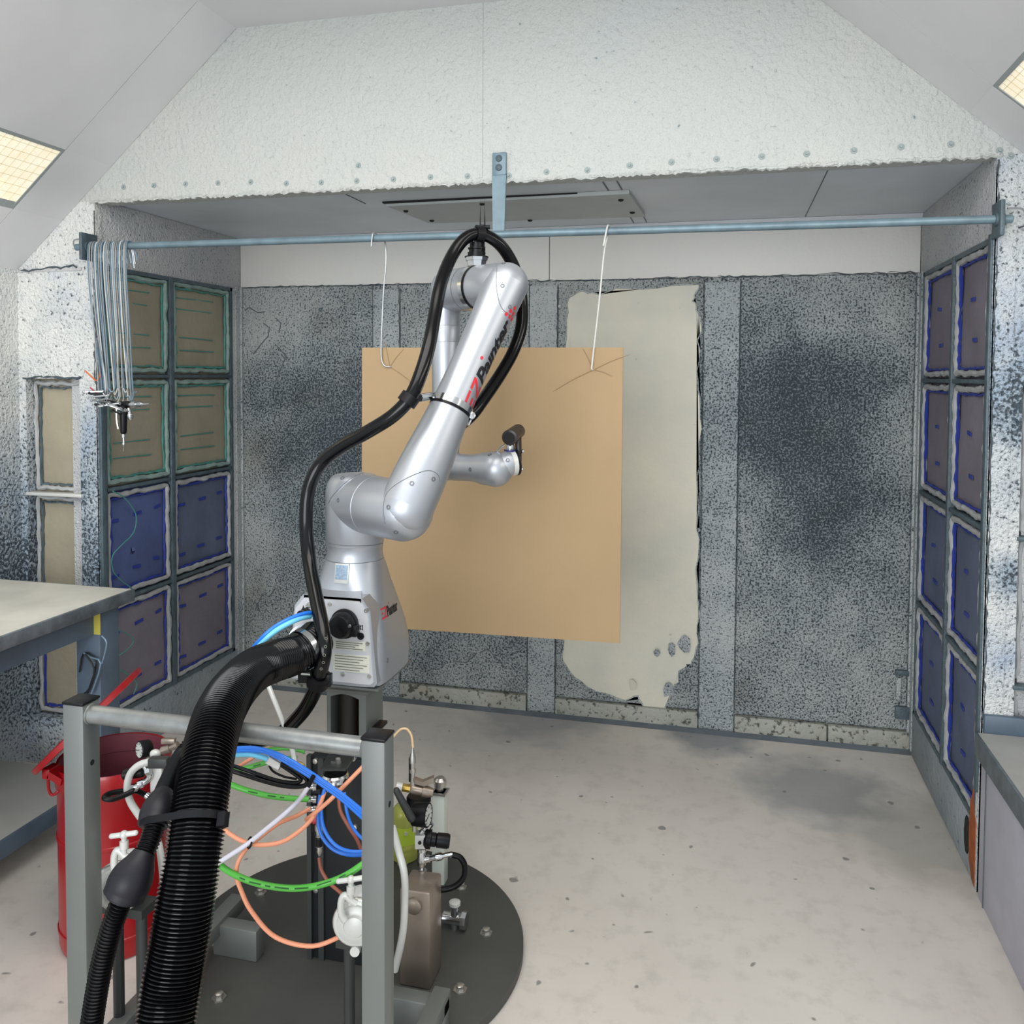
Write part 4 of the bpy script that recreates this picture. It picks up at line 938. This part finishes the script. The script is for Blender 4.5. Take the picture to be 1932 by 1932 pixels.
tube([(585, 1163, 2.015), (568, 1166, 1.985), (545, 1176, 1.955), (518, 1192, 1.935), (494, 1214, 1.935), (472, 1238, 1.96), (448, 1285, 2.0), (430, 1370, 2.0)], .0062, lblue_t, 'air_tube', 'light blue tube arching off the robot base beside the blue one', 'tube')
tube([(420, 1472, 1.95), (450, 1486, 1.95), (500, 1500, 1.95), (545, 1506, 1.96), (582, 1508, 1.97)], .0062, green_t, 'air_tube', 'green tube sagging into the black manifold', 'tube', marks=((468, 1493, 486, 1497), (505, 1501, 520, 1503), (528, 1504, 536, 1505)))
tube([(430, 1455, 2.1), (460, 1450, 2.1), (490, 1442, 2.1), (520, 1434, 2.1), (560, 1430, 2.1)], .0060, green_t, 'air_tube', 'green tube passing behind the white plug', 'tube', marks=((478, 1446, 492, 1442),))
tube([(435, 1424, 2.12), (470, 1421, 2.12), (510, 1414, 2.12), (545, 1412, 2.12), (575, 1418, 2.12)], .0052, green_t, 'air_tube', 'green tube just below the handle, highest of the green tubes', 'tube')
tube([(400, 1615, 1.86), (425, 1640, 1.84), (465, 1660, 1.82), (510, 1672, 1.81), (560, 1676, 1.81), (610, 1668, 1.81), (655, 1650, 1.82), (700, 1618, 1.84), (730, 1590, 1.9)], .0068, green_t, 'air_tube', 'thick green tube sagging lowest in front of the base disc', 'tube', marks=((452, 1656, 462, 1660), (470, 1664, 492, 1669), (500, 1671, 510, 1673), (518, 1674, 545, 1677), (556, 1677, 582, 1675), (598, 1671, 625, 1662), (640, 1656, 652, 1650)))
tube([(415, 1556, 1.86), (432, 1572, 1.85), (460, 1588, 1.84), (490, 1594, 1.84), (530, 1589, 1.85), (565, 1568, 1.87), (592, 1540, 1.9), (606, 1512, 1.93), (612, 1495, 1.95)], .0048, orange_t, 'air_tube', 'orange tube looping up from the thick hose to the manifold', 'tube')
tube([(585, 1525, 1.96), (560, 1539, 1.94), (525, 1554, 1.9), (490, 1580, 1.87), (466, 1600, 1.85), (450, 1625, 1.84), (446, 1650, 1.84), (455, 1680, 1.84), (475, 1720, 1.84), (520, 1768, 1.84), (590, 1785, 1.84), (652, 1762, 1.84)], .0048, orange_t, 'air_tube', 'orange tube curving down over the base disc', 'tube')
tube([(720, 1410, 1.93), (690, 1441, 1.92), (650, 1482, 1.91), (620, 1512, 1.9), (590, 1537, 1.9), (578, 1546, 1.93)], .0048, orange_t, 'air_tube', 'straight orange tube rising behind the right post', 'tube')
tube([(440, 1452, 2.14), (460, 1440, 2.14), (480, 1428, 2.14), (510, 1410, 2.14)], .0045, orange_t, 'air_tube', 'short orange tube seen between green tubes below the handle', 'tube')
tube([(582, 1484, 1.93), (565, 1508, 1.9), (540, 1533, 1.87), (505, 1562, 1.85), (470, 1590, 1.83), (440, 1610, 1.83), (405, 1632, 1.84)], .0052, white_t, 'air_tube', 'milky white tube running diagonally from manifold to thick hose', 'tube')
tube([(505, 1290, 2.12), (515, 1315, 2.1), (530, 1352, 2.08), (545, 1392, 2.06), (553, 1420, 2.04), (557, 1440, 2.03)], .0062, whitep_m, 'drop_line', 'white cord hanging behind the handle', 'cord')
tube([(557, 1438, 2.03), (568, 1440, 2.02), (574, 1447, 2.02), (568, 1452, 2.02), (561, 1446, 2.02)], .003, brass_m, 'wire_ring', 'small brass ring at the end of the white cord', 'ring')
hp_ = D(471, 1590, 1.835); solo('tube_tie', MB().torus(hp_, RGT*.5+UPV*-.2+fwd*.3, .0105, .0022, 20, 6), black_m, 'black tie binding the orange and white tubes', 'cable tie')
tube([(612, 1490, 1.95), (606, 1520, 1.93), (610, 1560, 1.92), (630, 1592, 1.91), (660, 1606, 1.91), (700, 1604, 1.92), (725, 1590, 1.95)], .0042, blue_t, 'air_tube', 'blue tube looping below the bundle, inner loop', 'tube')
tube([(604, 1500, 1.96), (600, 1540, 1.94), (606, 1575, 1.93), (628, 1602, 1.92), (660, 1613, 1.92), (700, 1610, 1.93), (728, 1598, 1.95)], .0042, blue_t, 'air_tube', 'blue tube looping below the bundle, outer loop', 'tube')
tube([(650, 1495, 1.95), (654, 1530, 1.94), (666, 1562, 1.94), (690, 1588, 1.94), (715, 1600, 1.96)], .0036, blue_t, 'air_tube', 'thin blue tube in front of the dark cover box', 'tube')
tube([(638, 1500, 2.0), (642, 1530, 1.98), (658, 1560, 1.97), (676, 1590, 1.97), (686, 1630, 1.97), (686, 1690, 1.97), (682, 1760, 1.97)], .0042, rust_t, 'air_tube', 'red-brown tube down the right of the dark cover box', 'tube')
tube([(602, 1618, 1.98), (606, 1640, 1.97), (620, 1664, 1.96), (640, 1682, 1.95), (660, 1700, 1.95)], .0042, rust_t, 'air_tube', 'red-brown tube at the foot of the dark cover box', 'tube')
hp_ = D(588, 1471, 1.87); solo('tube_tie', MB().obox(hp_, (RGT*.45+UPV*.85)*.014, (RGT*.85-UPV*.45)*.004, fwd*.008, .001), black_m, 'black tie around the blue tube bundle', 'cable tie')

# ================================================================ FITTINGS ON THE PEDESTAL
t = thing('air_manifold', 'black vertical manifold with chrome fittings on the dark cover box', 'manifold', D(600, 1560, 2.0))
a, b = D(601, 1478, 2.02), D(601, 1560, 2.02)
build('block', MB().obox((a+b)/2, RGT*.012, fwd*.03, (a-b)/2, .002), blackm_m, t)
for y in (1484, 1507, 1526, 1546): build('fitting', MB().lathe(D(598, y, 1.985), -RGT, [(0, .010), (.008, .010), (.009, .0075), (.02, .0085), (.024, .007)], 12), chrome_m if y != 1546 else M('red_fitting', (190, 60, 70), .4), t)
t = thing('inline_connector', 'small chrome and black inline connector hanging below the manifold', 'connector', D(603, 1610, 1.97))
build('body', MB().lathe(D(601, 1548, 1.97), D(603, 1618, 1.97)-D(601, 1548, 1.97), [(0, .005), (.01, .007), (.011, .009), (.022, .009), (.023, .007), (.035, .006), (.036, .008), (.06, .008), (.062, .005), (.072, .006), (.08, .003)], 12), chromed_m, t)
build('sleeve', MB().cyl(D(602, 1580, 1.965), D(602.5, 1596, 1.965), .0085, 12), blackm_m, t)
t = thing('air_regulator', 'round chrome regulator under a dark bracket plate on the cover box', 'regulator', D(633, 1480, 2.0))
c = D(633, 1462, 2.0)
build('bracket_plate', MB().prism([D(605, 1455, 1.98), D(652, 1455, 1.98), D(668, 1432, 2.08), D(618, 1428, 2.08)], (0, 0, .006)), dark_m, t)
build('wing_nut', MB().lathe(D(638, 1440, 2.02), (0, 0, 1), [(0, .007), (.012, .006), (.014, .002)], 10).obox(D(634, 1440, 2.02), RGT*.012, fwd*.003, UPV*.004), chromed_m, t)
build('dome', MB().lathe(D(632, 1458, 2.01), (0, 0, -1), [(0, .028), (.004, .032), (.01, .032), (.011, .029), (.016, .031), (.022, .029), (.03, .018), (.034, .010), (.05, .009)], 28), chrome_m, t)
build('outlet', MB().cyl(D(618, 1490, 2.0), D(648, 1484, 2.0), .007, 12).ball(D(628, 1490, 1.99), .011, 12), chrome_m, t)
build('side_nut', MB().cyl(D(645, 1478, 2.0), D(656, 1472, 2.0), .011, 6), blackm_m, t)
# tee handle valves
def tee(x, y, d, label):
    c = D(x, y, d); t = thing('tee_valve', label, 'valve', c-V((0, 0, .06)))
    build('tee_handle', MB().capsule(c-RGT*.026-UPV*.003, c+RGT*.024+UPV*.004, .0055, .0055, 14).ball(c, .009, 14), whitep_m, t)
    build('stem', MB().lathe(c, -UPV, [(0, .0055), (.012, .0055), (.013, .009), (.028, .009), (.029, .006), (.05, .006)], 12), whitep_m, t)
    p = c-UPV*.05
    build('clamp_body', MB().sweep(cat([p+RGT*.012, p+RGT*.002+UPV*.006, p-RGT*.012+UPV*.018, p-RGT*.02+UPV*.006, p-RGT*.02-UPV*.02, p-RGT*.012-UPV*.035], 5), .0075, 10), whitep_m, t)
    return t
tee(234, 1575, 1.80, 'white tee handle valve in front of the red can')
tee(662, 1660, 1.80, 'white tee handle valve beside the right cart post')
# diaphragm pump, left, partly hidden
def pump(x, y, d, label, nrm, sc_):
    c = D(x, y, d); t = thing('diaphragm_pump', label, 'pump', (c.x, c.y, .03))
    build('housing', MB().lathe(c, nrm, [(-.03*sc_, .04*sc_), (-.01*sc_, .055*sc_), (0, .058*sc_), (.008*sc_, .058*sc_), (.010*sc_, .05*sc_), (.016*sc_, .048*sc_), (.022*sc_, .036*sc_), (.0225*sc_, .03*sc_), (.03*sc_, .026*sc_), (.034*sc_, .012*sc_)], 32), whitep_m, t)
    build('clamp_ring', MB().torus(c, nrm, .058*sc_, .006*sc_, 32, 8), chromed_m, t)
    build('second_housing', MB().lathe(c-V(nrm).normalized()*.08*sc_, -V(nrm), [(-.03*sc_, .04*sc_), (-.01*sc_, .055*sc_), (.008*sc_, .056*sc_), (.022*sc_, .036*sc_), (.034*sc_, .012*sc_)], 32), whitep_m, t)
    build('manifold', MB().cyl(c-V(nrm).normalized()*.04*sc_-V((0, 0, .07*sc_)), c-V(nrm).normalized()*.04*sc_+V((0, 0, .04*sc_)), .02*sc_, 16).cyl(c-V(nrm).normalized()*.09*sc_-V((0, 0, .07*sc_)), c+V(nrm).normalized()*.02*sc_-V((0, 0, .07*sc_)), .013*sc_, 14), whitep_m, t)
    zt = c.z-.075*sc_
    build('stand', MB().cyl((c.x-.03, c.y+.03, .0), (c.x-.03, c.y+.03, zt), .012, 12).cyl((c.x+.03, c.y+.03, .0), (c.x+.03, c.y+.03, zt), .012, 12).box((c.x-.05, c.y+.005, zt-.008), (c.x+.05, c.y+.06, zt+.012)), dark_m, t)
    return t
pump(226, 1672, 1.86, 'white diaphragm pump between the left post and the corrugated hoses', (.3, -.95, .1), .85)
pump(672, 1740, 1.83, 'white diaphragm pump low beside the right cart post', (.2, -.95, .1), .8)
# left fittings in front of the red can
def gauge(x, y, d, nrm, r, dep, label):
    c = D(x, y, d); n = V(nrm).normalized(); t = thing('pressure_gauge', label, 'gauge', c)
    build('case', MB().lathe(c-n*dep, n, [(0, r*.8), (.004, r*.95), (dep*.7, r), (dep, r), (dep+.002, r*.9), (dep-.001, r*.86)], 28), blackm_m, t)
    f = build('dial', MB().lathe(c, n, [(-.001, r*.87), (.0006, r*.86)], 28), whitep_m, t)
    u = V((0, 0, 1)); v = u.cross(n).normalized(); u = n.cross(v)
    mb = MB()
    for k in range(9):
        a = math.radians(225-33.75*k); e = v*math.cos(a)+u*math.sin(a); mb.obox(c+n*.0012+e*r*.68, e*r*.1, n.cross(e)*r*.03, n*.0003)
    build('dial_ticks', mb, logo_blk, f)
    a = math.radians(200); e = v*math.cos(a)+u*math.sin(a)
    build('needle', MB().obox(c+n*.0016+e*r*.25, e*r*.4, n.cross(e)*r*.035, n*.0004), logo_blk, f)
    build('stem', MB().cyl(c-n*dep*.9-V((0, 0, r*.4)), c-n*dep*.9-V((0, 0, r*1.5)), .006, 10), chromed_m, t)
    return t
gauge(263, 1415, 2.0, (-.45, -.9, .1), .020, .026, 'small black pressure gauge in front of the red can')
t = thing('pump_stand', 'white bent tube stand with plate in front of the red can', 'stand', D(295, 1510, 2.0))
build('bent_tube', MB().sweep(px([(312, 1437, 1.98), (285, 1437, 1.98), (262, 1444, 1.98), (246, 1460, 1.98), (240, 1485, 1.98), (245, 1510, 1.98), (258, 1532, 1.98), (280, 1562, 1.98), (300, 1595, 1.98), (310, 1680, 1.98)]), .0082, 14), whitep_m, t)
build('plate', MB().obox(D(296, 1500, 2.0), RGT*.014, fwd*.006, UPV*.075, .003), whitep_m, t)
build('grip', MB().obox(D(300, 1438, 1.96), RGT*.022, fwd*.012, UPV*.011, .003), dark_m, t)
build('plate_bolt', MB().lathe(D(308, 1475, 1.985), -fwd, [(0, .010), (.006, .009), (.008, .003)], 8), chrome_m, t)
build('foot', MB().cyl((D(310, 1680, 1.98).x, D(310, 1680, 1.98).y, 0), D(310, 1680, 1.98), .0082, 12), whitep_m, t)
t = thing('pipe_fittings', 'chrome elbow fittings with black knob in front of the red can', 'fitting', D(275, 1470, 1.99))
build('elbow', MB().sweep(px([(273, 1445, 1.99), (280, 1456, 1.99), (282, 1466, 1.99), (272, 1476, 1.99), (258, 1484, 1.98), (250, 1490, 1.98)], 4), .0075, 12), chrome_m, t)
for x, y in ((280, 1456), (266, 1480), (254, 1487)): build('hex_nut', MB().cyl(D(x, y, 1.985)-RGT*.005, D(x, y, 1.985)+RGT*.005+UPV*.003, .0095, 6), chrome_m, t)
build('black_knob', MB().cyl(D(232, 1462, 2.0), D(272, 1456, 2.0), .012, 16, .003), blackm_m, t)
t = thing('ball_valve', 'brass-grey valve with white knob below the handle', 'valve', D(300, 1412, 2.0))
build('body', MB().lathe(D(298, 1420, 2.0), RGT*.9+UPV*.35, [(0, .006), (.01, .006), (.011, .010), (.03, .010), (.031, .007), (.05, .009)], 12), tanm_m, t)
build('knob', MB().ball(D(293, 1422, 1.99), .011, 14, (1.2, 1, .9)), whitep_m, t)
build('lever', MB().obox(D(318, 1398, 2.0), RGT*.016, fwd*.006, UPV*.006, .002), tanm_m, t)
t = thing('hose_loop', 'short black hose loop with chrome ends in front of the red can', 'hose', D(230, 1500, 1.97))
build('loop', MB().sweep(px([(252, 1492, 1.97), (235, 1500, 1.96), (212, 1508, 1.95), (197, 1506, 1.95), (205, 1498, 1.97), (230, 1493, 1.99), (255, 1492, 2.0), (272, 1499, 1.99), (284, 1508, 1.98)]), .0062, 12), black_m, t)
build('hose_end', MB().cyl(D(276, 1500, 1.985), D(292, 1512, 1.98), .0075, 10), chrome_m, t)
# right fittings behind the right post
t = thing('valve_assembly', 'bronze-grey ball valve with brass end right of the cart post', 'valve', D(795, 1492, 2.2))
build('body', MB().lathe(D(775, 1488, 2.2), D(818, 1496, 2.2)-D(775, 1488, 2.2), [(0, .011), (.004, .013), (.03, .012), (.031, .015), (.045, .014), (.058, .010)], 18), tanm_m, t)
build('brass_end', MB().cyl(D(757, 1485, 2.2), D(774, 1488, 2.2), .0105, 8), brass_m, t)
build('white_end', MB().cyl(D(748, 1484, 2.2), D(759, 1486, 2.2), .012, 14), whitep_m, t)
build('lever', MB().prism([D(781, 1470, 2.19), D(797, 1476, 2.19), D(818, 1467, 2.19), D(818, 1478, 2.19), D(800, 1484, 2.19), D(782, 1479, 2.19)], fwd*.018), tanm_m, t)
build('rod', MB().lathe(D(779, 1484, 2.2), D(778, 1408, 2.2)-D(779, 1484, 2.2), [(0, .007), (.035, .006), (.036, .009), (.045, .009), (.046, .006), (.06, .006), (.061, .009), (.075, .008), (.085, .005), (.10, .003)], 12), chromed_m, t)
build('black_strip', MB().obox(D(773, 1452, 2.2), RGT*.002, fwd*.004, UPV*.03), blackm_m, t)
tube([(742, 1390, 2.2), (752, 1379, 2.2), (759, 1375, 2.2), (768, 1376, 2.2), (776, 1388, 2.2), (779, 1410, 2.2)], .0032, cream_t, 'thin_tube', 'thin cream tube curling out beside the right post cap', 'tube')
t = thing('filter_bowl', 'black round filter body with dark lever right of the cart post', 'filter', D(790, 1510, 2.22))
build('bowl', MB().lathe(D(790, 1500, 2.24), (0, 0, -1), [(0, .028), (.006, .032), (.016, .032), (.018, .029), (.035, .028), (.04, .02)], 24), blackm_m, t)
build('lever', MB().capsule(D(748, 1492, 2.14), D(776, 1543, 2.14), .0085, .0105, 14), dark_m, t)
gauge(808, 1538, 2.18, (1, -.02, .05), .030, .042, 'large black pressure gauge with white dial right of the cart post')
t = thing('pressure_regulator', 'silver block regulator with big black knob right of the cart post', 'regulator', D(800, 1600, 2.2))
build('block', MB().obox(D(794, 1584, 2.2), RGT*.014, fwd*.016, UPV*.018, .003), whitep_m, t)
build('port', MB().lathe(D(792, 1590, 2.178), -fwd, [(0, .0045), (.002, .0045)], 10), hole_m, t)
build('collar', MB().lathe(D(800, 1582, 2.2), D(853, 1588, 2.2)-D(800, 1582, 2.2), [(0, .018), (.006, .0235), (.018, .0235), (.02, .017), (.03, .017), (.031, .0145), (.034, .018), (.06, .0185), (.066, .016), (.067, .01)], 24), blackm_m, t)
build('top_fitting', MB().lathe(D(796, 1572, 2.2), UPV*.8+RGT*.6, [(0, .009), (.01, .009), (.011, .006), (.022, .006), (.023, .012), (.035, .012), (.038, .006)], 12), chrome_m, t)
build('lower_fitting', MB().lathe(D(796, 1600, 2.2), -UPV, [(0, .012), (.008, .012), (.009, .008), (.03, .012), (.045, .011), (.05, .007), (.07, .007)], 10), chrome_m, t)
build('side_fitting', MB().lathe(D(800, 1622, 2.2), RGT*.95+UPV*.2, [(0, .010), (.014, .010), (.015, .007), (.03, .008), (.031, .010), (.045, .010), (.05, .006), (.075, .0065)], 10).lathe(D(798, 1640, 2.2), -UPV*.7-RGT*.2, [(0, .011), (.014, .010), (.015, .007), (.035, .008)], 10), chrome_m, t)
tube([(853, 1613, 2.2), (868, 1618, 2.2), (877, 1634, 2.2), (875, 1655, 2.2), (860, 1671, 2.2), (838, 1678, 2.2), (812, 1676, 2.2), (796, 1665, 2.2), (791, 1652, 2.2), (798, 1643, 2.2)], .0076, black_m, 'hose_loop', 'short black hose loop below the black regulator knob', 'hose')
pf = onZ(830, 1672, .03)
t = thing('support_post', 'pale square post with round top nut bolted to the base disc', 'post', pf)
tp = D(830, 1500, (pf-EYE).dot(fwd)*.985)
build('tube', MB().box((pf.x-.019, pf.y-.019, .045), (pf.x+.019, pf.y+.019, tp.z), .003), clearpost_m, t)
build('foot_nut', MB().lathe((pf.x, pf.y, .03), (0, 0, 1), [(0, .02), (.006, .02), (.007, .013), (.02, .012)], 8), chrome_m, t)
build('top_nut', MB().lathe((pf.x, pf.y, tp.z), (0, 0, 1), [(0, .010), (.012, .012), (.014, .018), (.032, .019), (.04, .012)], 14).box((pf.x-.022, pf.y-.022, tp.z-.006), (pf.x+.022, pf.y+.022, tp.z)), chromed_m, t)
bf = onZ(764, 1618, .03)
t = thing('fluid_bottle', 'clear bottle of yellow-green fluid with lime label behind the right post', 'bottle', bf)
build('bottle', MB().lathe(bf, (0, 0, 1), [(0, .034), (.004, .04), (.15, .04), (.162, .034), (.166, .03), (.168, .012)], 28), liq_m, t)
build('label', MB().band(bf+V((0, 0, .085)), (0, 0, 1), .0402, .055, .0008), lbl_g, t)
build('label_square', MB().obox(D(766, 1573, (bf-EYE).dot(fwd)-.046), RGT*.005, fwd*.0015, UPV*.005), whitep_m, t)
tube([(740, 1560, 1.98), (752, 1605, 1.98), (762, 1645, 1.97), (764, 1690, 1.97), (760, 1760, 1.97), (745, 1830, 2.0)], .0085, whitep_m, 'white_hose', 'milky white hose falling behind the right post', 'hose')
c = D(800, 1690, 2.15)
t = thing('tan_block', 'tan metal block at the foot of the black hose loop', 'block', (c.x, c.y, .03))
build('block', MB().box((c.x-.05, c.y-.04, .03), (c.x+.03, c.y+.05, c.z+.035), .006), tanm_m, t)
build('round_cap', MB().lathe(c+V((-.01, -.04, 0)), (0, -1, 0), [(0, .02), (.01, .02), (.014, .014)], 18), tanm_m, t)
c = D(858, 1692, 2.35)
t = thing('floor_valve', 'silver valve body on the base disc edge, lower right of the hose loop', 'valve', (c.x, c.y, .03))
build('body', MB().cyl((c.x-.035, c.y, .055), (c.x+.03, c.y, .055), .016, 16, .003).cyl((c.x, c.y, .03), (c.x, c.y, .095), .012, 12), chrome_m, t)
build('flange', MB().cyl((c.x+.02, c.y, .055), (c.x+.034, c.y, .055), .023, 8), chrome_m, t)
build('cap', MB().lathe((c.x, c.y, .095), (0, 0, 1), [(0, .016), (.008, .016), (.012, .01)], 12), whitep_m, t)
